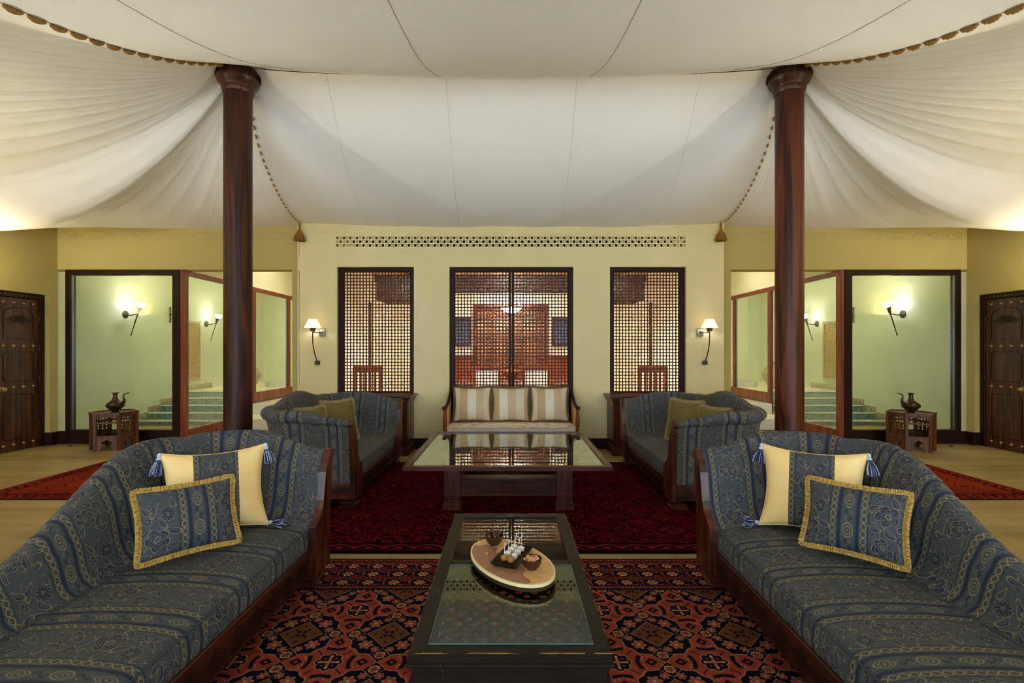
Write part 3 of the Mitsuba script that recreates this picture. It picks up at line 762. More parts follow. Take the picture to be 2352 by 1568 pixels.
# ------------------------------------------------------------------ the canvas roof
RY, RZ = 4.9, 4.29
PXL, PXR = -2.76, 2.83
BACK = [(0, 4.29), (.16, 4.10), (.32, 3.93), (.48, 3.72), (.76, 3.52), (1.16, 3.345), (1.57, 3.25), (2.0, 3.225)]
FRONT = [(0, 4.29), (.285, 4.145), (.7, 3.92), (1.03, 3.767), (1.49, 3.597), (2.05, 3.457), (2.8, 3.33), (3.6, 3.25), (4.6, 3.21), (6, 3.24), (9.9, 3.4)]
bk = lambda d: spline(d, *zip(*BACK))
ft = lambda d: spline(d, *zip(*FRONT))
def panel(name, fn, nu, nv, flip=False, lab=None):
    m, uv = surf(fn, nu, nv, flip=flip)
    return obj(name, m, 'canvas', 'ceiling', smooth=True, label=lab)
def seam_on(fn, s, t0=0, t1=1, w=.004, parent='ceiling', name='seam', n=40, mat='seam'):
    t = np.linspace(t0, t1, n); pts = fn(np.full(n, s), t)
    obj(name, tube(pts + np.array([0, 0, -.0005]), w, 4), mat, parent, smooth=True)
def backf(s, t):
    d = 2.03 * t
    x0, x1 = PXL - .062 * d * 2, PXR + .055 * d * 2
    sag = 4 * s * (1 - s)
    x = x0 + (x1 - x0) * s
    ctr = RZ - .12 + (3.165 - RZ + .12) * (1 - (1 - t) ** 1.7)
    z = bk(d) * (1 - sag ** .6) + ctr * sag ** .6
    wav = .012 * np.sin(s * 23) * np.sin(s * 9 + 1) * smooth01((t - .7) / .3)
    return np.stack([x, RY + d, z + wav], -1)
def smooth01(x):
    x = np.clip(x, 0, 1); return x * x * (3 - 2 * x)
def frontf(s, t):
    d = 9.9 * t ** 1.35
    x0, x1 = PXL - .124 * d, PXR + .11 * d
    sag = 4 * s * (1 - s)
    x = x0 + (x1 - x0) * s
    z = ft(d) + sag * (-.12 + .30 * smooth01(d / 2.2)) 
    return np.stack([x, RY - d, z], -1)
struct('ceiling', box(XL - .3, XR + .3, YB - .3, HY + .3, 4.75, 4.8), 'dark', smooth=False)
panel('panel', backf, 61, 31, True, 'canvas panel sloping down to the screened wall')
panel('panel', frontf, 61, 49, False, 'canvas panel over the near seats')
for s in (.16, .377, .615, .84): seam_on(backf, s, w=.0028)
for s in (.10, .365, .637, .90): seam_on(frontf, s, w=.0028, mat='seam_dark')
obj('ridge_seam', tube(frontf(np.linspace(0, 1, 60), np.zeros(60)) + np.array([0, 0, -.004]), .010, 6), 'seam', 'ceiling', smooth=True)
def sidef(sgn):
    px = PXL if sgn < 0 else PXR
    X, W = (XL, WL) if sgn < 0 else (XR, WR)
    # the foot line of the fan, from the back seam round a wide corner to the front seam; its height follows the edge seen in the photograph
    yi = lambda px: spline(px, [0, 60, 133, 200, 330, 400, 500, 600, 690], [532, 527, 523, 522, 524, 525, 525, 522, 517])
    start = backf(np.array([0. if sgn < 0 else 1.]), np.array([1.0]))[0]
    Rc = 2.0
    xy = [(W + sgn * .06, HY + .01)] + [(x, HY + .01) for x in np.linspace(W + sgn * .3, X - sgn * (Rc + .1), 8)]
    xy += [(X - sgn * Rc + sgn * Rc * math.sin(a), HY - Rc + Rc * math.cos(a)) for a in np.linspace(.05, PI / 2, 22)]
    xy += [(X + sgn * .02, y) for y in np.linspace(HY - Rc - .1, YB, 34)]
    pts = [start]
    for x, y in xy:
        pxl = CX - abs(x) * F / max(y, .8)
        z = EYE - (float(yi(max(pxl, 0))) - CY) * max(y, 6.0) / F
        z += (3.22 - z) * float(smooth01((6.35 - y) / 1.3))
        pts.append(np.array([x, y, z]))
    fe = frontf(np.array([0. if sgn < 0 else 1.]), np.array([1.0]))[0]
    pts += [pts[-1] * (1 - q) + fe * q for q in np.linspace(.1, 1, 8)]
    pts = np.array(pts)
    L = np.r_[0, np.cumsum(np.linalg.norm(np.diff(pts[:, :2], axis=0), axis=1))]; L /= L[-1]
    def fn(ph, r):
        f = np.stack([np.interp(ph, L, pts[:, k]) for k in range(3)], -1)
        top = np.array([px, RY, RZ])
        r2 = r ** 1.2
        xy = top[:2] + (f[..., :2] - top[:2]) * r2[..., None]
        D = np.linalg.norm(f[..., :2] - top[:2], axis=-1)
        d = D * r2
        wb = smooth01(1 - ph * 6); wf = smooth01((ph - .72) / .28)
        gb = (bk(np.clip(d / D * 2.03, 0, 2.03)) - 3.225) / (RZ - 3.225)
        gs = 1 - spline(np.clip(d / (.45 * D + .55 * 2.75), 0, 1), [0, .05, .12, .25, .4, .6, .8, 1], [0, .13, .28, .50, .69, .87, .965, 1])
        g = gb * wb + gs * (1 - wb)
        z = f[..., 2] + (RZ - f[..., 2]) * g
        zf = ft(d)
        z = z * (1 - wf) + zf * wf
        # flat pleats fanning out from the pole
        n = 34
        pl = np.abs(((ph * n) % 1) - .5) * 2
        z = z - .010 * (pl ** 4) * np.sin(PI * np.clip(r2, 0, 1)) * (1 - wf) * smooth01(ph * 12)
        return np.stack([xy[..., 0], xy[..., 1], z], -1)
    return fn
sl, sr = sidef(-1), sidef(1)
panel('panel', sl, 273, 40, False, 'pleated canvas fan on the left side')
panel('panel', sr, 273, 40, True, 'pleated canvas fan on the right side')
for fn in (sl, sr):
    for k in range(1, 24, 2): seam_on(fn, (k + .5) / 34, .03, 1, .0022, n=24)
struct('ceiling_band_back', box(WL - .05, WR + .05, WY + .3, HY + .21, 3.5, 3.6), 'dark', smooth=False)

# ------------------------------------------------------------------ rope lacing, tassels, poles
def rope_loop(a, b, drop, r=.011):
    a, b = np.asarray(a), np.asarray(b); n = 9
    t = np.linspace(0, 1, n)
    ax = unit(b - a); side = unit(np.cross(ax, drop)); dn = unit(drop)
    c = a + (b - a) * t[:, None] + np.asarray(drop) * (np.sin(PI * t) ** .8)[:, None]
    out = []
    for ph in (0, PI):
        w = 2.2 * 2 * PI * t + ph
        out.append(tube(c + (side * np.cos(w)[:, None] + dn * np.sin(w)[:, None]) * r * .5, r * (.45 + .4 * np.sin(PI * t)) , 6))
    return cat(*out)
for side, e in (('left', 0.0), ('right', 1.0)):
    sgn = -1 if side == 'left' else 1
    k = thing('lacing_rope', 'tan twisted rope laced along the canvas seam forward of the %s pole' % side, 'rope')
    tt = np.linspace(.02, .46, 400); pts = frontf(np.full(400, e), tt)
    L = np.r_[0, np.cumsum(np.linalg.norm(np.diff(pts, axis=0), axis=1))]
    step = .135; s = .16
    while s + step < L[-1]:
        a = np.array([np.interp(s, L, pts[:, i]) for i in range(3)]); b = np.array([np.interp(s + step * .80, L, pts[:, i]) for i in range(3)])
        o = np.array([sgn * .006, 0, -.006])
        obj('loop', rope_loop(a + o, b + o, np.array([sgn * .006, 0, -.013]), .0125), 'rope', k, smooth=40)
        s += step
    k = thing('lacing_rope', 'tan twisted rope laced down the canvas seam between the %s pole and the back wall' % side, 'rope')
    tt = np.linspace(.03, .985, 300); pts = backf(np.full(300, e), tt)
    L = np.r_[0, np.cumsum(np.linalg.norm(np.diff(pts, axis=0), axis=1))]
    step = .092; s = .10
    while s + step < L[-1]:
        a = np.array([np.interp(s, L, pts[:, i]) for i in range(3)]); b = np.array([np.interp(s + step * .5, L, pts[:, i]) for i in range(3)])
        o = np.array([0, 0, -.008])
        obj('loop', rope_loop(a + o, b + o, np.array([-sgn * .018, -.006, -.012]), .0105), 'rope', k, smooth=40)
        s += step
    obj('edge_strip', tube(pts + np.array([0, 0, -.002]), .016, 6), 'canvas', k, smooth=True)
    # tassel
    c = P(688 if sgn < 0 else 1656, 515, 6.84)
    t = thing('rope_tassel', 'large tan tassel hanging at the end of the %s rope beside the pierced grille' % side, 'tassel')
    obj('knot', cat(lathe([(.004, .03), (.016, .01), (.02, -.02), (.012, -.05), (.022, -.065), (.024, -.08), (.018, -.09)], 14, c), tube([c + (0, 0, .02), c + (0, .04, .06)], .006, 6)), 'rope', t)
    sk = []
    for q in range(70):
        an = q * 2.399; rr = .9 + .15 * math.sin(q * 3.1)
        top = c + np.array([.014 * math.cos(an), .014 * math.sin(an), -.08]); bot = c + np.array([(.078 * rr) * math.cos(an), .05 * rr * math.sin(an), -.236 - .008 * math.sin(q * 1.7)])
        mid = (top + bot) / 2 + np.array([.012 * math.cos(an), .012 * math.sin(an), .0])
        sk.append(tube([top, mid, bot], [.004, .006, .006], 4))
    obj('skirt', cat(*sk), 'tassel', t, smooth=True, kind='stuff')
    # pole
    px = PXL if sgn < 0 else PXR
    k = thing('tent_pole', 'polished %s wooden tent pole with ringed capital %s of the seating' % (('shade darkened', 'left') if sgn < 0 else ('reddish', 'right')), 'pole')
    R = .131
    obj('shaft', lathe([(R, 0), (R, 1.0), (R, 2.2), (R, RZ - .2)], 40, (px, RY, 0)), 'pillar_shaded' if sgn < 0 else 'pillar', k)
    obj('capital', lathe([(R + .004, RZ - .30), (R + .012, RZ - .285), (R + .02, RZ - .26), (R + .018, RZ - .245), (R + .03, RZ - .22), (R + .055, RZ - .19), (R + .07, RZ - .15), (R + .07, RZ - .09), (R + .05, RZ - .055), (R, RZ - .04)], 40, (px, RY, 0)), 'wood_z', k)
    rel = [tube([(px + (R + .069) * math.cos(a), RY + (R + .069) * math.sin(a), RZ - .155), (px + (R + .075) * math.cos(a + .06), RY + (R + .075) * math.sin(a + .06), RZ - .12), (px + (R + .069) * math.cos(a + .12), RY + (R + .069) * math.sin(a + .12), RZ - .09)], .007, 5) for a in np.arange(0, 2 * PI, .15)]
    obj('carving', cat(*rel), 'dark_wood', k)
    obj('base_ring', lathe([(R + .05, 0), (R + .05, .06), (R + .03, .09), (R + .001, .10)], 40, (px, RY, 0)), 'dark_wood', k)
# ------------------------------------------------------------------ rugs
solo('patterned_rug', box(-1.9, 1.9, .25, 3.23, 0, .012, .004), 'rug_geo', 'navy and brick red geometric rug under the low black table', 'rug', smooth=False)
solo('crimson_rug', box(-2.0, 2.0, 3.33, 6.02, 0, .012, .004), 'rug_red', 'dark crimson rug under the large glass topped table and the two loveseats', 'rug', smooth=False)
solo('orange_rug', box(-5.1, -3.2, 4.53, 6.3, 0, .010, .004), 'rug_side', 'orange red rug on the stone floor behind the long sofa at the left', 'rug', smooth=False)
solo('orange_rug', box(3.2, 5.1, 4.53, 6.3, 0, .010, .004), 'rug_side', 'orange red rug on the stone floor behind the long sofa at the right', 'rug', smooth=False)

# ------------------------------------------------------------------ sofas: rolled arms and back swept round three sides
ZS, DEP = .375, .60
OB = .195                              # how far out the foot of the outer face stands
def section(zt, lean, r=.058, n=9):
    s = np.linspace(0, 1, n)
    q = np.r_[-.12, 0, .06, .16, .32, .52, .70, .84, .94] if n == 9 else np.r_[-.12, 0, .03, .07, .13, .2, .32, .45, .6, .75, .87, .95]
    z = ZS + (zt - r - ZS) * q
    o = (lean - r) * np.interp(q, [-.12, 0, .07, .16, .3, .55, .8, 1], [0, .02, .26, .44, .56, .66, .76, 1])
    an = np.radians(np.linspace(165, -75, 9))
    oc = lean + r * np.cos(an); zc = zt - r + r * np.sin(an)
    s2 = np.linspace(0, 1, 6)
    o0 = lean + r * math.cos(math.radians(-75)) - .006
    ot = o0 + (OB - o0) * s2 ** .7
    zt2 = zt - 2 * r - .004 + (.235 - zt + 2 * r + .004) * s2
    return np.r_[o, oc, ot], np.r_[z, zc, zt2]
def lean_of(zt): return .10 + .145 * np.clip((zt - ZS) / .5, 0, 1.1)
def sofa(name, label, sgn, xf0, y0, y1, rot, pivot, dipz, zfront, zcorner, dip_pow, group, extra):
    k = thing(name, label, 'sofa', group)
    rc = .14
    # inner base line of the upholstery, front of the far arm -> back -> front of the near arm (x from the seat front to the back)
    pts = [(x, y1) for x in np.linspace(0, DEP - rc, 9)]
    nrm = [(0, 1)] * 9
    for a in np.linspace(90, 0, 9)[1:-1]:
        a = math.radians(a); pts.append((DEP - rc + rc * math.cos(a), y1 - rc + rc * math.sin(a))); nrm.append((math.cos(a), math.sin(a)))
    nb = 41
    pts += [(DEP, y) for y in np.linspace(y1 - rc, y0 + rc, nb)]; nrm += [(1, 0)] * nb
    for a in np.linspace(0, -90, 9)[1:-1]:
        a = math.radians(a); pts.append((DEP - rc + rc * math.cos(a), y0 + rc + rc * math.sin(a))); nrm.append((math.cos(a), math.sin(a)))
    pts += [(x, y0) for x in np.linspace(DEP - rc, 0, 9)]; nrm += [(0, -1)] * 9
    pts, nrm = np.array(pts), np.array(nrm, float)
    mid = pts + nrm * .12
    u = np.r_[0, np.cumsum(np.linalg.norm(np.diff(mid, axis=0), axis=1))]
    zt, rr_, ln = [], [], []
    for (x, y), nn in zip(pts, nrm):
        if abs(nn[1]) > .99:
            q = float(smooth01(np.array(x / (DEP - rc))))
            zt.append(zfront + (zcorner - zfront) * q); rr_.append(.030 + .028 * q); ln.append(.235 + (float(lean_of(zcorner)) - .235) * q)
        elif nn[0] > .99:
            q = (y - y0 - rc) / (y1 - y0 - 2 * rc); h = abs(2 * q - 1)
            zt.append(dipz + (zcorner - dipz) * float(smooth01(np.array(h ** dip_pow)))); rr_.append(.058); ln.append(float(lean_of(zt[-1])))
        else: zt.append(zcorner); rr_.append(.058); ln.append(float(lean_of(zcorner)))
    zt = np.array([float(z) for z in zt])
    rows, V = [], []
    for i in range(len(pts)):
        o, z = section(zt[i], ln[i], rr_[i])
        rows.append(np.stack([pts[i, 0] + nrm[i, 0] * o, pts[i, 1] + nrm[i, 1] * o, z], -1))
        V.append(np.r_[0, np.cumsum(np.hypot(np.diff(o), np.diff(z)))])
    rows, V = np.array(rows), np.array(V)
    nv = rows.shape[1]
    ca, cb = 9 + 4, 9 + 7 + nb + 3          # the crease in each corner
    for q_ in (ca, cb):
        for o_, w_ in ((0, .034), (1, .010), (-1, .010)):
            i_ = q_ + o_; rows[i_] -= np.array([nrm[i_, 0], nrm[i_, 1], .35]) * w_
    cr, sr_ = math.cos(rot), math.sin(rot)
    def place(m):
        m = m.copy()
        m.vertices = np.asarray(m.vertices) * [sgn, 1, 1]
        if sgn < 0: m.invert()
        v = np.array(m.vertices); v[:, 0] += xf0
        d = v[:, :2] - pivot
        v[:, :2] = pivot + np.stack([d[:, 0] * cr - d[:, 1] * sr_, d[:, 0] * sr_ + d[:, 1] * cr], -1)
        m.vertices = v
        return m
    def grid(a, b):
        g = rows[a:b]; n = b - a
        i, j = np.meshgrid(np.arange(n - 1), np.arange(nv - 1), indexing='ij')
        q0 = i * nv + j
        q = np.stack([q0, q0 + nv, q0 + nv + 1, q0 + 1], -1).reshape(-1, 4)
        f = np.vstack([q[:, [0, 1, 2]], q[:, [0, 2, 3]]])
        uv = np.stack([np.repeat(u[a:b] + extra, nv), V[a:b].ravel()], -1)
        m = trimesh.Trimesh(g.reshape(-1, 3), f, process=False)
        return m, uv
    for nm, a, b in (('arm', 0, ca + 1), ('backrest', ca, cb + 1), ('arm', cb, len(pts))):
        m, uv = grid(a, b); obj(nm, place(m), 'damask', k, smooth=True, uv=uv)
    # seat with a piped front edge
    prof = [(DEP + .02, ZS + .005), (DEP * .7, ZS + .018), (DEP * .4, ZS + .018), (.10, ZS + .008), (.035, ZS - .004), (.010, ZS - .02), (.0, ZS - .045), (-.004, ZS - .09), (.004, .235), (.03, .225)]
    prof = np.array(prof); pv = np.r_[0, np.cumsum(np.linalg.norm(np.diff(prof, axis=0), axis=1))]
    ys = np.linspace(y0 - .02, y1 + .02, 31)
    sv = np.stack([np.repeat(prof[None, :, 0], 31, 0), np.repeat(ys[:, None], len(prof), 1), np.repeat(prof[None, :, 1], 31, 0)], -1)
    i, j = np.meshgrid(np.arange(30), np.arange(len(prof) - 1), indexing='ij'); q0 = i * len(prof) + j
    q = np.stack([q0, q0 + len(prof), q0 + len(prof) + 1, q0 + 1], -1).reshape(-1, 4)
    m = trimesh.Trimesh(sv.reshape(-1, 3), np.vstack([q[:, [0, 1, 2]], q[:, [0, 2, 3]]]), process=False)
    obj('seat', place(m), 'damask', k, smooth=True, uv=np.stack([np.repeat(ys + extra, len(prof)), np.tile(pv, 31)], -1))
    obj('piping', place(cat(tube([(.004, y, ZS - .018) for y in np.linspace(y0 + .005, y1 - .005, 20)], .0042, 6), tube([(DEP - .005, y, ZS + .008) for y in np.linspace(y0, y1, 20)], .004, 6))), 'piping', k, smooth=True)
    # shaped wooden facing of each arm, rails, carving, stepped feet
    o, z = section(zfront - .006, .235, .026, 12)
    pl = Polygon(list(zip(o, z)) + [(OB + .005, .10), (-.005, .10), (-.005, .30)]).buffer(.008)
    for yy, d in ((y1, 1), (y0, -1)):
        b = slab_x(pl, -.045, .0)
        b.vertices = np.asarray(b.vertices) * [1, d, 1] + [0, yy, 0]
        if d < 0: b.invert()
        obj('arm_facing', place(b), 'wood_z', k, smooth=False)
        r = box(.0, DEP + .10, yy + d * .01, yy + d * (OB + .012), .10, .245, .006)
        rl = obj('side_rail', place(r), 'wood_x', k, smooth=False)
        dm = slab_y(diamonds(5, .03, DEP + .08, .115, .232, .005), yy + d * (OB + .008), yy + d * (OB + .018))
        obj('carving', place(dm), 'dark_wood', rl, smooth=False)
    fr = obj('front_rail', place(box(-.012, .03, y0 + .01, y1 - .01, .095, .245, .005)), 'rail_wood_shaded', k, smooth=False)
    nd = int((y1 - y0) / .15)
    obj('carving', place(slab_x(diamonds(nd, y0 + .05, y1 - .05, .112, .222, .005), -.0165, -.008)), 'dark_wood', fr, smooth=False)
    obj('back_rail', place(box(DEP + .09, DEP + OB + .01, y0 - .15, y1 + .15, .10, .245, .006)), 'wood_y', k, smooth=False)
    obj('light_block', place(box(.0, DEP + .15, y0 - .15, y1 + .15, .13, .20)), 'dark', k, smooth=False)  # unseen dark board added to block light under the seat
    for x in (.02, DEP + .02):
        for yy, d in ((y1, 1), (y0, -1)):
            c = yy + d * .10
            ft_ = cat(box(x - .045, x + .10, c - .07, c + .085, .012, .04, .004), box(x - .03, x + .085, c - .055, c + .07, .04, .072, .004), box(x - .015, x + .07, c - .04, c + .055, .072, .105, .004))
            obj('foot', place(ft_), 'wood_x', k, smooth=False)
    return k
G1, G2 = 'long sofas facing each other across the black table', 'loveseats beyond the long sofas'
sofa('long_sofa', 'long blue grey damask sofa with dipping back at the left of the black table', -1, -1.17, .15, 2.80, -.018, np.array([-1.17, 2.8]), .525, .785, .90, 1.25, G1, .10)
sofa('long_sofa', 'long blue grey damask sofa with dipping back at the right of the black table', 1, 1.195, .15, 2.79, -.028, np.array([1.2, 2.8]), .535, .785, .90, 1.25, G1, .02)
sofa('loveseat', 'blue grey damask loveseat with rolled arms left of the glass topped table', -1, -1.40, 4.42, 5.84, .0, np.array([-1.4, 5.0]), .975, .80, .885, 1.0, G2, .14)
sofa('loveseat', 'blue grey damask loveseat with rolled arms right of the glass topped table', 1, 1.43, 4.36, 5.86, .0, np.array([1.4, 5.0]), .975, .80, .885, 1.0, G2, .05)

# ------------------------------------------------------------------ cushions
def pillow_fn(w, h, t, pinch):
    def fn(U, V):                      # U, V in [-1, 1]
        def f(side):
            x = w / 2 * U * (1 - pinch * (1 - V ** 2) * U ** 2)
            y = h / 2 * V * (1 - pinch * (1 - U ** 2) * V ** 2)
            z = side * t / 2 * (np.clip((1 - U ** 2), 0, 1) ** .5 * np.clip((1 - V ** 2), 0, 1) ** .5) ** .85
            return np.stack([x, y, z], -1)
        return f
    return fn
def pillow_mesh(w, h, t, u0=-1, u1=1, n=29, pinch=.10, uoff=0.0, voff=0.0):
    ms, uvs = [], []
    for side in (1, -1):
        U, V = np.meshgrid(np.sin(np.linspace(-1, 1, n) * PI / 2), np.sin(np.linspace(-1, 1, n) * PI / 2), indexing='ij')
        U = u0 + (u1 - u0) * (U + 1) / 2
        pts = pillow_fn(w, h, t, pinch)(U, V)(side).reshape(-1, 3)
        i, j = np.meshgrid(np.arange(n - 1), np.arange(n - 1), indexing='ij'); a = i * n + j
        q = np.stack([a, a + n, a + n + 1, a + 1], -1).reshape(-1, 4)
        if side < 0: q = q[:, ::-1]
        ms.append(trimesh.Trimesh(pts, np.vstack([q[:, [0, 1, 2]], q[:, [0, 2, 3]]]), process=False))
        uvs.append(np.stack([U.ravel() * w / 2 + uoff, V.ravel() * h / 2 + voff], -1))
    return cat(*ms), np.vstack(uvs)
def outline(w, h, pinch, n=240):
    q = np.linspace(0, 4, n, endpoint=False); out = []
    for a in q:
        e, f = int(a), (a % 1) * 2 - 1
        U, V = [(f, -1), (1, f), (-f, 1), (-1, -f)][e]
        out.append((w / 2 * U * (1 - pinch * (1 - V ** 2) * U ** 2), h / 2 * V * (1 - pinch * (1 - U ** 2) * V ** 2)))
    return np.array(out)
def fringe(w, h, pinch, L, n=700, rnd=.07):
    o = outline(w, h, pinch, n); r = np.random.default_rng(3)
    c = o.mean(0); tg = np.roll(o, -1, 0) - np.roll(o, 1, 0); tg /= np.linalg.norm(tg, axis=1, keepdims=True)
    nr = np.stack([tg[:, 1], -tg[:, 0]], -1)
    # outward directions blended round the corners
    q = max(3, n // 45); k = np.ones(2 * q + 1) / (2 * q + 1)
    for _ in range(2): nr = np.stack([np.convolve(np.r_[nr[-q:, i], nr[:, i], nr[:q, i]], k, 'valid') for i in (0, 1)], -1)
    nr /= np.linalg.norm(nr, axis=1, keepdims=True)
    vs, fs = [], []
    for i in range(n):
        for lay in (-1, 1):
            p = o[i] - nr[i] * .004; d = unit(nr[i] + tg[i] * r.normal(0, rnd)); l = L * (.94 + .09 * r.random()); s = tg[i] * (np.linalg.norm(o[(i + 1) % n] - o[i]) * .5 + .0006)
            z0, z1 = lay * .003, lay * .004 + r.normal(0, .003)
            b = len(vs)
            vs += [(*(p - s), z0), (*(p + s), z0), (*(p + d * l + s * .9), z1), (*(p + d * l - s * .9), z1), (*(p + d * l * .5), z0 + lay * .004)]
            tri = [[b, b + 1, b + 4], [b + 1, b + 2, b + 4], [b + 2, b + 3, b + 4], [b + 3, b, b + 4]]
            fs += tri if lay > 0 else [t[::-1] for t in tri]
    return trimesh.Trimesh(np.array(vs), np.array(fs), process=False)
def pframe(bl, br, up):                # cushion frame from the ends of its lower edge and the direction it stands up
    ex = unit(np.array(br) - np.array(bl)); uy = np.array(up, float); uy = unit(uy - ex * (uy @ ex)); ez = np.cross(ex, uy)
    return ex, uy, ez
def tassel_parts(key, at, direction, size=.075):
    at, d = np.array(at, float), unit(direction)
    a = unit(np.cross(d, (0.31, .5, .8))); b = np.cross(d, a)
    head = lathe([(.003, -.004), (.009, .004), (.011, .012), (.007, .020), (.010, .026), (.013, .034), (.010, .040)], 12)
    t = obj('tassel', frame(head, at, a, b, d), 'pale_thread', key)
    r = np.random.default_rng(int(abs(at[0]) * 1000))
    A, B = [], []
    for q in range(64):
        an = q * 2.399; rr = math.sqrt((q + .5) / 64)
        p0 = at + d * .036 + (a * math.cos(an) + b * math.sin(an)) * .010 * rr
        p1 = at + d * (.036 + size * (.9 + .15 * r.random())) + (a * math.cos(an) + b * math.sin(an)) * .034 * rr
        p1[2] -= .004
        (A if r.random() < .55 else B).append(tube([p0, (p0 + p1) / 2 + (a * math.cos(an) + b * math.sin(an)) * .006 * rr, p1], .0017, 4))
    obj('blue_strands', cat(*A), 'navy_thread', t, smooth=True, kind='stuff')
    obj('pale_strands', cat(*B), 'pale_thread', t, smooth=True, kind='stuff')
    obj('collar', frame(lathe([(.0125, .034), (.0155, .040), (.0145, .052), (.011, .056)], 12), at, a, b, d), 'navy_thread', t)
def mir(p, s, x0=.02): return np.array([p[0] if s < 0 else 2 * x0 - p[0], p[1], p[2]])
for s, side in ((-1, 'left'), (1, 'right')):
    # large banded cushion in the corner of the long sofa
    k = thing('banded_cushion', 'large yellow cushion with a dark floral band and blue tassels on the long %s sofa' % side, 'cushion', 'cushions on the long sofas')
    a, b = mir((-1.81, 2.50, .40), s), mir((-1.40, 2.78, .40), s)
    bl, br = (a, b) if s < 0 else (b, a)
    up = mir((-.30, .15, 1.0), s, 0)
    ex, uy, ez = pframe(bl, br, up)
    w, h, th = .51, .46, .21
    c = (np.array(bl) + br) / 2 + uy * (h / 2 + .0) + ez * .02
    for nm, u0, u1, mat in (('yellow_panel', -1, -.42, 'yellow'), ('floral_band', -.42, .42, 'damask'), ('yellow_panel', .42, 1, 'yellow')):
        m, uv = pillow_mesh(w, h, th, u0, u1, 25, .14, uoff=.155, voff=.11)
        obj(nm, frame(m, c, ex, uy, ez), mat, k, smooth=True, uv=uv)
    obj('piping', frame(tube(np.c_[outline(w, h, .14, 160), np.zeros(160)][list(range(160)) + [0]], .004, 6), c, ex, uy, ez), 'yellow', k, smooth=True, uv=None)
    for U, V in ((-1, 1), (1, 1), (1, -1) if s < 0 else (-1, -1)):
        at = c + ex * U * w / 2 * 1.0 + uy * V * h / 2 * 1.0
        if V > 0: tassel_parts(k, at + ez * .006, ex * U * .15 + np.array([0, 0, -1]) + ez * .3)
        else: tassel_parts(k, at + np.array([0, 0, .012]), ex * U * .8 + ez * .9 + np.array([0, 0, -.10]), .06)
    # smaller fringed cushion before it
    k = thing('fringed_cushion', 'blue damask cushion with gold fringe leaning on the yellow cushion of the long %s sofa' % side, 'cushion', 'cushions on the long sofas')
    a, b = mir((-1.68, 2.20 - (.03 if s > 0 else 0), .412), s, .02 if s < 0 else .042), mir((-1.415, 2.47 - (.03 if s > 0 else 0), .412), s, .02 if s < 0 else .042)
    bl, br = (a, b) if s < 0 else (b, a)
    ex, uy, ez = pframe(bl, br, mir((-.43, .12, 1.0), s, 0))
    w, h, th = .40, .315, .15
    c = (np.array(bl) + br) / 2 + uy * (h / 2 + .016) + ez * .035
    m, uv = pillow_mesh(w, h, th, -1, 1, 31, .08, uoff=.31 + .02 * s, voff=.2)
    obj('cover', frame(m, c, ex, uy, ez), 'damask', k, smooth=True, uv=uv)
    obj('fringe', frame(fringe(w, h, .08, .028), c, ex, uy, ez), 'gold_fringe', k, smooth=False, kind='stuff')
    # pair of olive cushions on the loveseat
    for q, (bl_, br_, upv, sz) in enumerate((((-1.97, 5.14, .40), (-1.75, 5.50, .40), (-.22, .08, 1), (.42, .435)), ((-2.05, 4.70, .40), (-1.90, 5.08, .40), (-.26, .02, 1), (.40, .41)))):
        k = thing('olive_cushion', '%s olive green fringed cushion on the loveseat beside the %s pole' % (('larger upright', 'lower leaning')[q], side), 'cushion', 'olive cushions on the loveseats')
        a, b = mir(bl_, s), mir(br_, s)
        bl, br = (a, b) if s < 0 else (b, a)
        ex, uy, ez = pframe(bl, br, mir(upv, s, 0))
        w, h = sz
        c = (np.array(bl) + br) / 2 + uy * (h / 2 + .01) + ez * .03
        m, uv = pillow_mesh(w, h, .15, -1, 1, 25, .09)
        obj('cover', frame(m, c, ex, uy, ez), 'olive', k, smooth=True, uv=uv)
        obj('fringe', frame(fringe(w, h, .09, .036, 420, .16), c, ex, uy, ez), 'olive_fringe', k, smooth=False, kind='stuff')

# ------------------------------------------------------------------ large glass topped table
k = thing('glass_table', 'large square low table with a glass top in a reddish wood frame', 'table')
x0, x1, y0, y1, z = -.845, .807, 3.79, 5.43, .49
def mitre(x0, x1, y0, y1, w, z0, z1, b=.006):
    return [('x', Polygon([(x0, y0), (x1, y0), (x1 - w, y0 + w), (x0 + w, y0 + w)])), ('x', Polygon([(x0, y1), (x0 + w, y1 - w), (x1 - w, y1 - w), (x1, y1)])),
            ('y', Polygon([(x0, y0), (x0 + w, y0 + w), (x0 + w, y1 - w), (x0, y1)])), ('y', Polygon([(x1, y0), (x1, y1), (x1 - w, y1 - w), (x1 - w, y0 + w)]))]
for ax, pl in mitre(x0, x1, y0, y1, .05, 0, 0): 
    m = prism(pl, .034); m.apply_translation((0, 0, z - .034)); obj('top_rail', m, 'wood_' + ax, k, smooth=False)
obj('glass', box(x0 + .049, x1 - .049, y0 + .049, y1 - .049, z - .0105, z - .0095), 'glass_table', k, smooth=False)
lx = [(-.578, -.438), (.407, .547)]; ly = [(4.21, 4.35), (4.88, 5.02)]
for a, b in lx:
    for c, d in ly:
        lg = obj('leg', cat(box(a, b, c, d, .115, z - .034, .004), box(a - .004, b + .004, c - .004, d + .004, .275, .292, .003), box(a - .004, b + .004, c - .004, d + .004, .135, .15, .003)), 'wood_z', k, smooth=False)
        obj('foot', cat(box(a - .012, b + .012, c - .012, d + .012, .012, .05, .003), box(a - .004, b + .004, c - .004, d + .004, .05, .075, .003), box(a + .006, b - .006, c + .006, d - .006, .075, .095, .003), box(a + .014, b - .014, c + .014, d - .014, .095, .118, .002)), 'wood_z', lg, smooth=False)
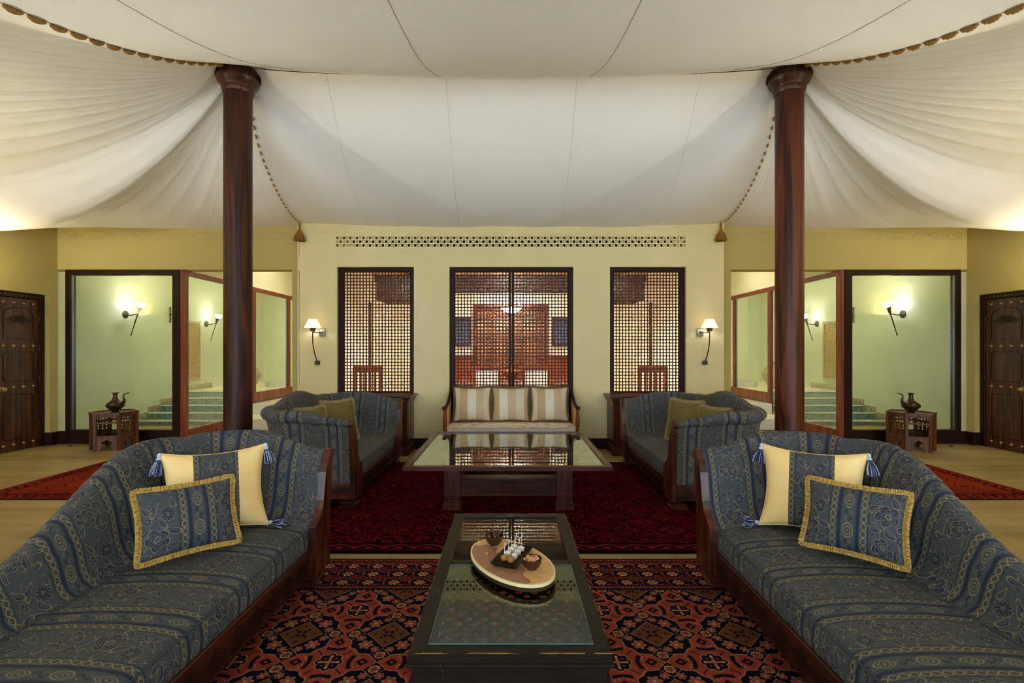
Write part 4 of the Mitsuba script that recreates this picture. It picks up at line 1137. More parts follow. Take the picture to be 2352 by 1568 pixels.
for c, d in ly:
    rl = obj('apron', cat(box(lx[0][1], lx[1][0], c + .02, d - .02, .14, .275, .003), box(lx[0][1], lx[1][0], c + .012, d - .012, .27, .288, .003), box(lx[0][1], lx[1][0], c + .012, d - .012, .128, .146, .003)), 'wood_x', k, smooth=False)
    yy = c + .02
    obj('carving', slab_y(diamonds(8, lx[0][1] + .01, lx[1][0] - .01, .152, .264, .005), yy - .005, yy + .002), 'dark_wood', rl, smooth=False)
for a, b in lx:
    obj('apron', box(a + .02, b - .02, ly[0][1], ly[1][0], .14, .285, .003), 'wood_y', k, smooth=False)

# ------------------------------------------------------------------ low black table with glass panes over a wooden grid
KT = .918                              # the table and what stands on it are laid out at a height of .42, then moved to .50
BEFORE = set(scene)
k = thing('black_table', 'low black distressed wood table with glass panes over a wooden grid', 'table')
x0, x1, y0, y1, z = -.331, .331, 1.566, 2.912, .42
for ax, pl in mitre(x0, x1, y0, y1, .058, 0, 0):
    m = prism(pl, .034); m.apply_translation((0, 0, z - .034)); obj('top_rail', m, 'black_wood', k, smooth=False)
obj('cross_rail', box(x0 + .057, x1 - .057, 2.205, 2.262, z - .034, z - .004, .003), 'black_wood', k, smooth=False)
mo = [box(x0 - .012, x1 + .012, y0 - .012, y1 + .012, z - .046, z - .034, .004)]
inn = box(x0 + .058, x1 - .058, y0 + .058, y1 - .058, z - .06, z - .02)
obj('moulding', cat(*[box(*q, z - .048, z - .034, .004) for q in ((x0 - .008, x1 + .008, y0 - .008, y0 + .05), (x0 - .008, x1 + .008, y1 - .05, y1 + .008), (x0 - .008, x0 + .05, y0 + .05, y1 - .05), (x1 - .05, x1 + .008, y0 + .05, y1 - .05))]), 'black_wood', k, smooth=False)
for q in ((x0 + .012, x1 - .012, y0 + .012, y0 + .045), (x0 + .012, x1 - .012, y1 - .045, y1 - .012), (x0 + .012, x0 + .045, y0 + .045, y1 - .045), (x1 - .045, x1 - .012, y0 + .045, y1 - .045)):
    obj('apron', box(*q, .285, z - .048, .003), 'black_wood', k, smooth=False)
obj('base_moulding', cat(*[box(*q, .262, .285, .005) for q in ((x0 - .012, x1 + .012, y0 - .012, y0 + .045), (x0 - .012, x1 + .012, y1 - .045, y1 + .012), (x0 - .012, x0 + .045, y0 + .045, y1 - .045), (x1 - .045, x1 + .012, y0 + .045, y1 - .045))]), 'black_wood', k, smooth=False)
for a in (x0 + .01, x1 - .09):
    for c in (y0 + .01, y1 - .09):
        obj('leg', box(a, a + .08, c, c + .08, EYE - (EYE - .012) / KT, .262, .004), 'black_wood', k, smooth=False)
obj('glass', cat(box(-.271, .276, 1.612, 2.205, z + .0005, z + .0012)), 'glass_low', k, smooth=False)
obj('glass_edge', cat(*[box(*q, z + .0003, z + .0045) for q in ((-.2725, .2775, 1.6105, 1.612), (-.2725, .2775, 2.205, 2.2065), (-.2725, -.271, 1.612, 2.205), (.276, .2775, 1.612, 2.205))]), 'glass_edge', k, smooth=False)
obj('glass', box(-.274, .274, 2.262, 2.855, z - .006, z - .0053), 'glass_table', k, smooth=False)
# diagonal grid with knots at the crossings
bars = []
pit = .066
reg = sbox(x0 + .05, y0 + .05, x1 - .05, 2.215)
obj('added_dark_board', box(x0 + .05, x1 - .05, 2.215, y1 - .05, z - .06, z - .048), 'dark_wood', k, smooth=False)  # dark board added so the reflection in the far pane stands out
for q in np.arange(-3, 4, pit):
    for sg in (1, -1):
        L_ = shapely.LineString([(q - 3, 2.2 - sg * 3 * 1.0), (q + 3, 2.2 + sg * 3 * 1.0)]).buffer(.0065)
        bars.append(L_)
kn = [Point(q, 2.2 + w).buffer(.0145, 4) for i, q in enumerate(np.arange(-3, 4, pit / 2)) for w in np.arange(-.7, .75, pit / 2) if abs(q) < .33]
g = unary_union(bars + []).intersection(reg)
m = prism(g, .005); m.apply_translation((0, 0, z - .042)); obj('wooden_grid', m, 'dark_wood', k, smooth=False)
kc = []
for i in range(-6, 7):
    for j in range(-12, 13):
        if (i + j) % 2: continue
        X_, Y_ = -3 + round(3 / pit) * pit + i * pit / 2, 2.2 + j * pit / 2
        X_ = -3 + (math.floor(3 / pit)) * pit + i * pit / 2
        if abs(X_) < .27 and y0 + .06 < Y_ < 2.20: kc.append(xf(lathe([(.011, 0), (.010, .005), (.001, .008)], 8), t=(X_, Y_, z - .037)))
obj('wooden_grid__knots' if False else 'grid_knots', cat(*kc), 'dark_wood', k)

# ------------------------------------------------------------------ oval board and what stands on it
TZ = z + .0045
k = thing('oval_board', 'oval turntable board printed with an old map on the black table', 'serving board')
oc, oa, ob, orot = np.array([.003, 2.165]), .262, .155, -59.5
def oval(a, b): return affinity.translate(affinity.rotate(affinity.scale(Point(0, 0).buffer(1, 40), a, b), orot, origin=(0, 0)), *oc)
def lay(pl, z0, z1): 
    m = prism(pl, z1 - z0); m.apply_translation((0, 0, z0)); return m
obj('foot', lay(oval(oa * .55, ob * .5), TZ - .004, TZ + .014), 'iron', k)
obj('lower_plate', lay(oval(oa - .002, ob - .002), TZ + .012, TZ + .026), 'bronze', k)
obj('groove', lay(oval(oa - .006, ob - .006), TZ + .026, TZ + .029), 'iron', k)
obj('rim', lay(oval(oa, ob), TZ + .029, TZ + .042), 'pale_rim', k)
obj('map_sheet', lay(oval(oa - .007, ob - .007), TZ + .042, TZ + .0428), 'map', k)
BZ = TZ + .0428
def bowl(name, label, c):
    k = thing(name, label, 'bowl', 'small bowls on the oval board')
    obj('body', lathe([(.001, .0), (.020, .0), (.022, .004), (.034, .014), (.0415, .028), (.0435, .046), (.0415, .047), (.0385, .029), (.030, .016), (.016, .009), (.001, .008)], 32, (c[0], c[1], BZ)), 'bowl', k)
    return k
def onboard(px, py, zz): 
    d = (EYE - zz) * F / (py - CY); return np.array([(px - CX) * d / F, d])
bl_ = onboard(1135, 1250, BZ); br_ = onboard(1221, 1306, BZ)
bowl('snack_bowl', 'small dark bowl filled with dates on the oval board', bl_)
bowl('snack_bowl', 'small hammered bowl filled with nuts on the oval board', br_)
for i, (dx, dy, h, a) in enumerate(((-.018, -.010, .040, .3), (.016, -.014, .040, 1.2), (.0, .016, .042, 2.2), (-.010, .006, .058, .8), (.018, .010, .052, 2.7), (.004, -.020, .052, 1.7), (-.022, .012, .046, 2.0))):
    e = trimesh.creation.icosphere(3, 1.0); v = np.array(e.vertices)
    v *= (1 + .10 * (meshkit.noise(v * 4 + i * 7) - .5))[:, None]
    e.vertices = v * [.019, .0125, .0125]
    e = xf(e, rz=a, rx=.4 * math.sin(i), ry=.5 * math.cos(i * 2), t=(bl_[0] + dx, bl_[1] + dy, BZ + h))
    solo('date', e, 'date', 'glossy dark brown date %s in the small dark bowl' % ('at the front left', 'at the front right', 'at the back', 'on top in the middle', 'on top at the right', 'on top at the front', 'at the left rim')[i], 'date', 'dates in the bowl', smooth=True)
for i in range(18):
    an, rr = i * 2.399, .028 * math.sqrt((i + .5) / 18)
    h = .040 + .014 * (1 - rr / .028) + .004 * math.sin(i * 5)
    e = trimesh.creation.icosphere(2, 1.0); v = np.array(e.vertices)
    if i % 3 == 0:
        v[:, 1] *= 1 - .35 * v[:, 0]; e.vertices = v * [.011, .0065, .005]; mat, nm, lb = 'almond', 'almond', 'brown almond in the hammered bowl of nuts'
    else:
        v *= (1 + .45 * (meshkit.noise(v * 3.2 + i * 5) - .5))[:, None]; e.vertices = v * [.0105, .009, .008]; mat, nm, lb = 'walnut', 'walnut', 'pale walnut piece in the hammered bowl of nuts'
    solo(nm, xf(e, rz=an * 1.7, rx=math.sin(i * 3), ry=math.cos(i) * .8, t=(br_[0] + rr * math.cos(an), br_[1] + rr * math.sin(an), BZ + h)), mat, lb, 'nut', 'nuts in the bowl', smooth=True)
# oblong dark tray with skewered sweets
tc, ex = np.array([.0115, 2.17]), unit([.085, .222, 0.0]); ey = np.cross((0, 0, 1), ex)
def tray(L, W, h, z0):
    l2, w2 = L * .84, W * .80
    def rect(l, w, zz): return [(sx * l / 2, sy * w / 2, zz) for sx, sy in ((-1, -1), (1, -1), (1, 1), (-1, 1))]
    R = [rect(l2, w2, 0), rect(L, W, h), rect(L - .010, W - .010, h), rect(l2 - .006, w2 - .006, .006)]
    v = np.array(sum(R, [])); f = []
    for q in range(3):
        for i in range(4):
            a, b = q * 4 + i, q * 4 + (i + 1) % 4
            f += [[a, b, b + 4], [a, b + 4, a + 4]]
    f += [[0, 2, 1], [0, 3, 2], [12, 13, 14], [12, 14, 15]]
    return trimesh.Trimesh(v, np.array(f), process=False)
solo('snack_tray', frame(tray(.235, .122, .021, 0), (tc[0], tc[1], BZ), ex, ey, (0, 0, 1)), 'black_wood', 'oblong dark wooden tray with sloping sides on the oval board', 'tray', smooth=False)
spots = [(850, 790, 0), (985, 825, 0), (925, 705, 1), (1060, 755, 1), (992, 630, 1), (1125, 680, 1), (1058, 570, 1), (1190, 610, 1)]
pick = [(870, 505), None, (958, 435), (1075, 470), (998, 375), (1170, 395), (1110, 310), (1212, 335)]
for i, (zx, zy, white) in enumerate(spots):
    px, py = 1060 + zx * .1148, 1190 + zy * .1148
    zc = BZ + .006 + .0125
    c = onboard(px, py, zc)
    b = trimesh.creation.icosphere(3, 1.0); v = np.array(b.vertices)
    pw = 3.2
    v /= (np.abs(v) ** pw).sum(1, keepdims=True) ** (1 / pw)
    v *= (1 + .05 * (meshkit.noise(v * 5 + i * 3) - .5))[:, None]
    b.vertices = v * [.0140, .0140, .0125]
    lab = 'white coconut coated sweet in the %s row from the golden sweets, %s of the pair' % (('', 'first', 'second', 'third')[i // 2], ('left', 'right')[i % 2]) if white else 'golden crumb coated sweet at the near end of the oblong tray, %s of two' % ('left', 'right')[i % 2]
    k = solo('coated_sweet', xf(b, rz=.4 + i * .3, t=(*c, zc)), 'coconut' if white else 'crumble', lab, 'sweet', 'white sweets in the tray' if white else 'golden sweets in the tray', smooth=True)
    if pick[i]:
        tx, ty = 1060 + pick[i][0] * .1148, 1190 + pick[i][1] * .1148
        d = c[1] + .012; top = P(tx, ty, d)
        obj('pick', cat(tube([(c[0], c[1], zc + .008), top], .0012, 6), xf(trimesh.creation.icosphere(2, .0030), t=top), xf(trimesh.creation.icosphere(1, .0022), t=top + (np.array([*c, zc]) - top) * .12)), 'clear_plastic', k, smooth=True, label='clear pick')

for key in scene:
    if key not in BEFORE: scene[key]['to_world'] = T().translate([0, 0, EYE]).scale(KT).translate([0, 0, -EYE])

# ------------------------------------------------------------------ settee before the middle screen
k = thing('cane_settee', 'dark wood settee with cane arms and a pale seat before the middle screen', 'settee')
xl, xr, yf, ybk = -.85, .875, 6.14, 6.80
obj('back_rail', box(xl, xr, ybk - .03, ybk + .03, .79, .885, .01), 'dark_wood', k, smooth=False)
obj('back_panel', box(xl, xr, ybk - .01, ybk + .01, .35, .80, .004), 'dark_wood', k, smooth=False)
for xx in (xl, xr - .05): obj('back_post', box(xx, xx + .05, ybk - .03, ybk + .03, .012, .885, .006), 'dark_wood', k, smooth=False)
turn = [(.026, 0), (.026, .10), (.018, .12), (.024, .14), (.016, .17), (.026, .22), (.026, .36), (.019, .38), (.026, .40), (.018, .42), (.028, .46), (.024, .56), (.018, .62), (.026, .645), (.026, .66)]
for xx in (xl + .0, xr - .0):
    obj('front_post', lathe([(.001, 0.0)] + turn + [(.001, .66)], 16, (xx + (.02 if xx < 0 else -.02), yf, 0)), 'chair_wood', k)
    s_ = np.linspace(0, 1, 12)
    pts = np.stack([np.full(12, xx + (.02 if xx < 0 else -.02)), ybk - (ybk - yf + .02) * s_, .86 - .19 * (1 - (1 - s_) ** 2.2) + .0 * s_], -1)
    obj('arm', cat(tube(pts, .024, 8), box(xx - .012 if xx < 0 else xx - .042, xx + .042 if xx < 0 else xx + .012, yf - .035, yf + .03, .655, .69, .008)), 'dark_wood', k)
    pp = Polygon([(p[1], p[2] - .015) for p in pts[:-1]] + [(yf + .03, .42), (ybk - .03, .42)])
    obj('cane_panel', slab_x(pp, xx + .014 if xx < 0 else xx - .026, xx + .026 if xx < 0 else xx - .014), 'cane', k, smooth=False)
obj('front_rail', box(xl, xr, yf - .02, yf + .02, .26, .35, .006), 'wood_x', k, smooth=False)
obj('seat_frame', box(xl, xr, yf, ybk, .30, .352), 'dark_wood', k, smooth=False)
m, uv = surf(lambda a, b: np.stack([xl + .045 + (xr - xl - .09) * a, yf - .02 + (ybk - yf - .01) * b, .4212 + .010 * np.sin(PI * a) * np.sin(PI * b)], -1), 24, 12)
obj('seat_cushion', box(xl + .045, xr - .045, yf - .02, ybk - .03, .352, .42, .012), 'linen', k, smooth=False)
obj('seat_cover', m, 'ikat', k, smooth=True)
for q, cx in enumerate((P(1085, 0, 6.6)[0], P(1173, 0, 6.6)[0], P(1262, 0, 6.6)[0])):
    k = thing('striped_cushion', '%s of the three beige striped cushions on the cane settee' % ('leftmost', 'middle', 'rightmost')[q], 'cushion', 'striped cushions on the settee')
    w, h = .495, .455
    ex, uy, ez = (1, 0, 0), np.array(unit((0, .20, 1))), None
    ez = np.cross(ex, uy)
    c = np.array([cx, 6.60, .42 + h / 2 + .022])
    m, uv = pillow_mesh(w, h, .18, -1, 1, 25, .075, uoff=(.06, .155, .06)[q] + .23)
    obj('cover', frame(m, c, ex, uy, ez), 'stripes', k, smooth=True, uv=uv)
    obj('fringe', frame(fringe(w, h, .075, .034, 420), c, ex, uy, ez), 'brown_fringe', k, smooth=False, kind='stuff')

# ------------------------------------------------------------------ cabinets under the side screens
for s, side in ((-1, 'left'), (1, 'right')):
    k = thing('low_cabinet', 'dark red wood cabinet under the %s screen, partly behind the loveseat' % side, 'cabinet')
    xa, xb = (-2.50, -1.37) if s < 0 else (1.375, 2.52)
    ya, yb = 6.43, 6.875
    obj('body', box(xa, xb, ya, yb, .06, .70, .004), 'wood_z', k, smooth=False)
    obj('plinth', cat(box(xa - .015, xb + .015, ya - .015, yb, .0, .10, .006), box(xa - .008, xb + .008, ya - .008, yb, .10, .125, .006)), 'wood_x', k, smooth=False)
    obj('cornice', cat(box(xa - .012, xb + .012, ya - .012, yb, .70, .725, .004), box(xa - .024, xb + .024, ya - .024, yb, .725, .75, .004), box(xa - .036, xb + .036, ya - .036, yb, .75, .772, .004)), 'wood_x', k, smooth=False)
    obj('top', box(xa - .05, xb + .05, ya - .05, yb, .772, .80, .006), 'wood_x', k, smooth=False)
    for q in range(2):
        m0 = xa + .04 + q * (xb - xa - .04) / 2; m1 = m0 + (xb - xa - .12) / 2
        dr_ = obj('door', cat(box(m0, m1, ya - .018, ya + .0, .15, .67, .004)), 'wood_z', k, smooth=False)
        obj('panel', box(m0 + .07, m1 - .07, ya - .026, ya - .016, .23, .59, .006), 'wood_z', dr_, smooth=False)
        obj('knob', xf(lathe([(.006, 0), (.007, .012), (.013, .02), (.001, .03)], 12), rx=PI / 2, t=((m1 - .03) if q == 0 else (m0 + .03), ya - .018, .43)), 'brass', dr_)
    xs = xb if s < 0 else xa
    obj('side_panel', box(xs - .004, xs + .004, ya + .06, yb - .06, .17, .65, .003), 'wood_z', k, smooth=False)

# ------------------------------------------------------------------ wall lamps on the middle wall
for s, side, px in ((-1, 'left', 717), (1, 'right', 1631)):
    k = thing('wall_lamp', 'lit wall lamp with a cream shade and a curved stem, %s of the screened windows' % side, 'wall lamp')
    c = P(px, 752, 6.72); c[1] = 6.74
    n = 28; a = np.linspace(0, 2 * PI, n, endpoint=False)
    obj('shade', lathe([(.116, c[2] - .004), (.056, c[2] + .118), (.054, c[2] + .118), (.114, c[2] - .004), (.116, c[2] - .004)], 28, (c[0], c[1], 0), closed=False), 'shade', k, smooth=40, emitter=glow(SHADE, 1.2))
    obj('bulb', xf(trimesh.creation.icosphere(2, .022), t=(c[0], c[1], c[2] + .045)), 'frost', k, smooth=True, emitter=glow(BULB, 1.2))
    obj('bulb_holder', lathe([(.001, c[2] - .055), (.03, c[2] - .05), (.042, c[2] - .02), (.045, c[2] - .006), (.001, c[2] - .004)], 18, (c[0], c[1], 0)), 'steel', k)
    wx = c[0] - s * .075
    obj('back_plate', cat(box(wx - .045, wx + .045, WY - .03, WY, c[2] - .115, c[2] - .005, .006), box(wx - .018, wx + .018, WY - .04, WY - .028, c[2] - .085, c[2] - .035, .004)), 'steel', k, smooth=False)
    obj('arm', tube([(wx, WY - .03, c[2] - .06), (wx, c[1] + .05, c[2] - .065), (c[0], c[1], c[2] - .06)], .011, 8), 'steel', k)
    e = P(px - s * 11, 828, 6.86); e[1] = 6.86
    tt = np.linspace(0, 1, 12)[:, None]
    p0, p1 = np.array([c[0] - s * .0, c[1], c[2] - .06]), np.array([e[0], e[1], e[2]])
    mid = np.array([p0[0] + s * .008, p0[1] - .01, (p0[2] * .45 + p1[2] * .55)])
    obj('stem', tube((1 - tt) ** 2 * p0 + 2 * tt * (1 - tt) * mid + tt ** 2 * p1, .0075, 8), 'iron', k)
    obj('switch_box', box(e[0] - .030, e[0] + .030, WY - .055, WY, e[2] - .058, e[2] + .0, .005), 'iron', k, smooth=False)

# ------------------------------------------------------------------ torch lamps and bracket on the outer walls behind the glass
def torch(label, xo, s, y, zt, sc=1.0):
    k = thing('torch_lamp', label, 'wall lamp')
    pl = frame(lathe([(.072, 0), (.07, .010), (.05, .016), (.055, .022), (.02, .028), (.001, .03)], 14), (xo, y, zt - .26), (0, 1, 0), (0, 0, 1), (-s, 0, 0))
    obj('rosette', pl, 'iron', k)
    ax = xo - s * .23
    obj('arm', tube([(xo - s * .02, y, zt - .26), (xo - s * .10, y, zt - .275), (ax, y, zt - .25)], .009, 8), 'iron', k)
    d = np.array([-s * .32, 0, 1.0]); d /= np.linalg.norm(d)
    base_ = np.array([ax, y, zt - .25])
    tip = base_ - d * .42
    obj('handle', tube([tip, tip + d * .03, tip + d * .05, base_], [.004, .013, .007, .011], 8), 'iron', k)
    ex_ = np.array([1, 0, 0]) - d * d[0]; ex_ = unit(ex_)
    obj('holder', frame(lathe([(.012, -.02), (.03, .08), (.045, .125), (.042, .125), (.001, .06)], 16), base_, ex_, np.cross(d, ex_), d), 'iron', k)
    obj('glass_cup', frame(lathe([(.001, .115), (.045, .125), (.062, .165), (.068, .215), (.001, .215)], 18), base_, ex_, np.cross(d, ex_), d), 'frost', k, emitter=glow(TORCH, 1.2))
torch('lit torch lamp with white glass seen through the large left pane', XO_L, -1, 8.85, 2.32)
torch('lit torch lamp with white glass standing in for a reflection in the receding left glass', XO_L, -1, 11.2, 2.28)  # reflection in the side glass, built as a lamp behind it
torch('lit torch lamp with white glass seen through the large right pane', XO_R, 1, 8.75, 2.32)
torch('lit torch lamp with white glass standing in for a reflection in the receding right glass', XO_R, 1, 11.2, 2.28)  # same stand-in for a reflection on the right
for xo, s, side in ((XO_L, -1, 'left'), (XO_R, 1, 'right')):
    y, z = 10.0, 2.14
    t = np.linspace(0, 1.6 * PI, 20)
    sc = lambda cy, cz, r, d: tube(np.stack([xo - s * (.06 + r * np.cos(t) * .8), np.full(20, cy), cz + d * r * np.sin(t) * (1 - t / 8)], -1), .006, 6)
    solo('scroll_bracket', cat(tube([(xo - s * .015, y, z - .13), (xo - s * .015, y, z + .13)], [.012, .012], 8), xf(trimesh.creation.icosphere(2, .02), t=(xo - s * .015, y, z + .14)), xf(trimesh.creation.icosphere(2, .02), t=(xo - s * .015, y, z - .14)), xf(trimesh.creation.icosphere(2, .024), t=(xo - s * .02, y, z)), sc(y, z + .05, .05, 1), sc(y, z - .05, .05, -1)), 'iron', 'wrought iron scroll bracket on the wall behind the large %s pane' % side, 'bracket', smooth=40)
    # window and pot stand in for reflections in the side glass; bath further in
    w = struct('window_%s_spa' % side, slab_x(ring_poly(10.25, 10.95, .75, 2.05, .05), *sorted((xo - s * .03, xo))), 'clay', smooth=False)
    hs = [Point(10.3 + (i + .5) * .06, .8 + (j + .5) * .06).buffer(.022, 3) for i in range(10) for j in range(20)]
    obj('lattice', slab_x(sbox(10.3, .8, 10.9, 2.0).difference(unary_union(hs)), *sorted((xo - s * .02, xo - s * .008))), 'cane', w, smooth=False)
    pc = ((XG_L - 1.25) if s < 0 else (XG_R + 1.25), 11.3)
    solo('mirrored_clay_pot', lathe([(.001, .53), (.17, .53), (.27, .62), (.34, .75), (.36, .86), (.31, .97), (.20, 1.05), (.17, 1.09), (.20, 1.13), (.18, 1.13), (.15, 1.08), (.001, 1.04)], 32, (*pc, 0)), 'clay', 'big pale clay pot standing in for a reflection in the %s glass' % side, 'pot')
    bx = sorted(((XG_L - .25) if s < 0 else (XG_R + .25), (XG_L - 1.1) if s < 0 else (XG_R + 1.1)))
    k = thing('bath_tub', 'white bath tub rim on the platform behind the receding %s glass' % side, 'bath tub')
    el = affinity.scale(Point(0, 0).buffer(1, 24), (bx[1] - bx[0]) / 2, .8)
    el = affinity.translate(el, (bx[0] + bx[1]) / 2, 12.3)
    m = prism(el.difference(el.buffer(-.07)), .14); m.apply_translation((0, 0, .53)); obj('rim', m, 'white', k)
    m = prism(el.buffer(-.05), .03); m.apply_translation((0, 0, .53)); obj('basin', m, 'white', k)

# ------------------------------------------------------------------ hexagonal side tables with ewers
def hexagon(R, r0): return [(R * math.sin(r0 + k * PI / 3), -R * math.cos(r0 + k * PI / 3)) for k in range(6)]
def hextable(label, cx, cy, r0, free):
    k = thing('hexagonal_table', label, 'side table')
    R, H = .272, .53
    hp = Polygon(hexagon(R + .028, r0))
    m = prism(hp, .014); m.apply_translation((cx, cy, H - .03)); obj('top', m, 'hex_wood', k, smooth=False)
    m = prism(hp.difference(Polygon(hexagon(R - .01, r0))), .018); m.apply_translation((cx, cy, H - .018)); obj('rim', m, 'hex_wood', k, smooth=False)
    V = [np.array([cx + a, cy + b]) for a, b in hexagon(R, r0)]
    for i in range(6):
        a, b = V[i], V[(i + 1) % 6]
        ex = unit(np.array([*(b - a), 0])); L = np.linalg.norm(b - a); nz_ = np.cross(ex, (0, 0, 1))
        O = np.array([*a, 0.0])
        tr = lambda m: frame(m, O, ex, -nz_, (0, 0, 1))
        obj('post', frame(box(-.019, .019, -.019, .019, 0, H - .03, .004), np.array([*a, 0.]), ex, -nz_, (0, 0, 1)), 'hex_wood', k, smooth=False)
        for z0, z1 in ((H - .062, H - .03), (H - .155, H - .13), (.185, .21)):
            obj('rail', tr(box(.018, L - .018, -.012, .012, z0, z1, .003)), 'hex_wood', k, smooth=False)
        sp = []
        n = 6
        for q in range(n):
            x = .018 + (L - .036) * (q + .5) / n
            sp.append(lathe([(.006, H - .13), (.0045, H - .118), (.011, H - .105), (.0045, H - .094), (.011, H - .083), (.0045, H - .072), (.006, H - .062)], 8, (x, 0, 0)))
        obj('spindles', tr(cat(*sp)), 'hex_wood', k)
        if i not in free:
            hs = []
            pw, ph = (L - .036) / 4, (H - .155 - .21) / 4
            pl = sbox(.018, .21, L - .018, H - .155)
            for u_ in range(4):
                for v_ in range(4):
                    c_ = (.018 + (u_ + .5) * pw, .21 + (v_ + .5) * ph)
                    st = unary_union([affinity.rotate(sbox(c_[0] - .016, c_[1] - .006, c_[0] + .016, c_[1] + .006), an, origin=c_) for an in (0, 60, 120)])
                    hs.append(st)
            obj('star_lattice', tr(slab_y(pl.difference(unary_union(hs)), -.005, .005)), 'hex_wood', k, smooth=False)
        arch = sbox(.018, .0, L - .018, .19)
        mx = L / 2
        hole = unary_union([sbox(mx - .05, -.01, mx + .05, .05), affinity.scale(Point(mx, .105).buffer(.062, 10), 1, .62, origin=(mx, .105)), Polygon([(mx - .03, .13), (mx + .03, .13), (mx, .165)]), Polygon([(mx - .088, -.01), (mx + .088, -.01), (mx + .05, .07), (mx - .05, .07)])])
        obj('arched_panel', tr(slab_y(arch.difference(hole), -.008, .008)), 'hex_wood', k, smooth=False)
    return k
hextable('carved hexagonal wooden table holding an ewer before the large left pane', -5.70, 6.955, math.radians(-10), (0, 3))
hextable('carved hexagonal wooden table holding an ewer before the large right pane', 5.72, 6.90, math.radians(10), (5, 2))
for s, side, cx, cy in ((-1, 'left', -5.68, 6.95), (1, 'right', 5.72, 6.90)):
    k = thing('ewer', 'dark bronze ewer with a curved spout on the hexagonal table at the %s' % side, 'ewer')
    z0 = .515
    obj('body', lathe([(.001, z0), (.05, z0), (.052, z0 + .012), (.040, z0 + .018), (.075, z0 + .05), (.108, z0 + .085), (.113, z0 + .10), (.100, z0 + .128), (.062, z0 + .155), (.038, z0 + .178), (.027, z0 + .215), (.025, z0 + .25), (.03, z0 + .268), (.046, z0 + .278), (.046, z0 + .283), (.02, z0 + .283), (.001, z0 + .27)], 32, (cx, cy, 0)), 'bronze', k)
    d = 1 if s < 0 else -1
    pt = np.array([(.075, .115), (.118, .145), (.132, .178), (.118, .212), (.116, .242), (.148, .266), (.200, .280)])
    tt = np.linspace(0, 6, 25)
    pts = np.stack([cx + d * spline(tt, range(7), pt[:, 0]), np.full(25, cy), z0 + spline(tt, range(7), pt[:, 1])], -1)
    obj('spout', tube(pts, np.interp(tt, [0, 1.2, 2, 3, 6], [.020, .024, .018, .011, .006]), 10), 'bronze', k)
for x, y, s in ((P(150, 0, 7.0)[0], 7.08, 'left'), (P(2193, 0, 7.0)[0], 7.05, 'right')):
    solo('door_stop', lathe([(.001, 0), (.022, 0), (.022, .012), (.012, .022), (.001, .024)], 14, (x, y, 0)), 'iron', 'small dark door stop on the floor near the %s door' % s, 'door stop')

# ------------------------------------------------------------------ dining room seen through the screens
DX, DY = 3.15, 12.9
struct('wall_left_dining', box(-DX - .02, -DX, WY + .3, DY, 0, 3.6), 'cream', smooth=False)
struct('wall_right_dining', box(DX, DX + .02, WY + .3, DY, 0, 3.6), 'cream', smooth=False)
struct('wall_back_dining', box(-DX, DX, DY, DY + .1, 0, 3.6), 'cream', smooth=False)
c = struct('ceiling_dining', box(-DX, DX, WY + .92, DY, 3.15, 3.2), 'ceiling_wood', smooth=False)
struct('wall_back_dining_side', box(-DX, DX, WY + .295, WY + .30, 2.6, 2.8), 'cream', smooth=False)
for y in (8.5, 11.3): obj('beam', box(-DX, DX, y - .10, y + .10, 3.0, 3.15, .01), 'dark_wood', c, smooth=False)
for x in (-2.1, 2.1): obj('beam', box(x - .09, x + .09, WY + .92, DY, 3.02, 3.15, .01), 'dark_wood', c, smooth=False)
so = obj('soffit', cat(box(-2.49, 2.49, 9.0, 9.08, 2.48, 2.80, .006), box(-2.49, -1.55, 9.08, 9.9, 2.34, 2.42, .006), box(1.55, 2.49, 9.08, 9.9, 2.34, 2.42, .006), box(-2.49, -1.55, 9.0, 9.08, 2.34, 2.5, .004), box(1.55, 2.49, 9.0, 9.08, 2.34, 2.5, .004)), 'dark_wood', c, smooth=False)
k = thing('carved_wood_panel', 'tall reddish carved wood panel on the far wall of the dining room', 'wall panel')
obj('frame', slab_y(ring_poly(-.98, 1.0, .05, 2.62, .09), DY - .06, DY), 'wood_z', k, smooth=False)
hs = [Point(-.89 + (i + .5) * .1, .14 + (j + .5) * .1).buffer(.036, 2) for i in range(18) for j in range(23)]
obj('screen', slab_y(sbox(-.89, .14, .91, 2.53).difference(unary_union(hs)), DY - .035, DY - .015), 'wood_x', k, smooth=False)
obj('backing', box(-.92, .94, DY - .012, DY, .1, 2.56), 'cane', k, smooth=False)
for x, n in ((P(1062, 0, DY)[0], 10), (P(1287, 0, DY)[0], 11)):
    w = struct('window_%d' % n, slab_y(ring_poly(x - .24, x + .24, 1.52, 2.30, .07), DY - .05, DY), 'dark_wood', smooth=False)
    obj('bars', cat(*[box(x + q - .008, x + q + .008, DY - .035, DY - .02, 1.58, 2.24) for q in (-.085, 0, .085)], *[box(x - .18, x + .18, DY - .035, DY - .02, zz - .008, zz + .008) for zz in (1.7, 1.82, 1.94, 2.06, 2.18)]), 'iron', w, smooth=False)
    obj('pane', box(x - .18, x + .18, DY - .012, DY - .006, 1.58, 2.24), 'night', w, smooth=False)
for x in (-2.62, 2.62):
    solo('timber_post', box(x - .025, x + .025, 9.0, 9.05, 0, 2.3, .008), 'dark_wood', 'slim dark post behind the %s screen' % ('left' if x < 0 else 'right'), 'post', smooth=False)
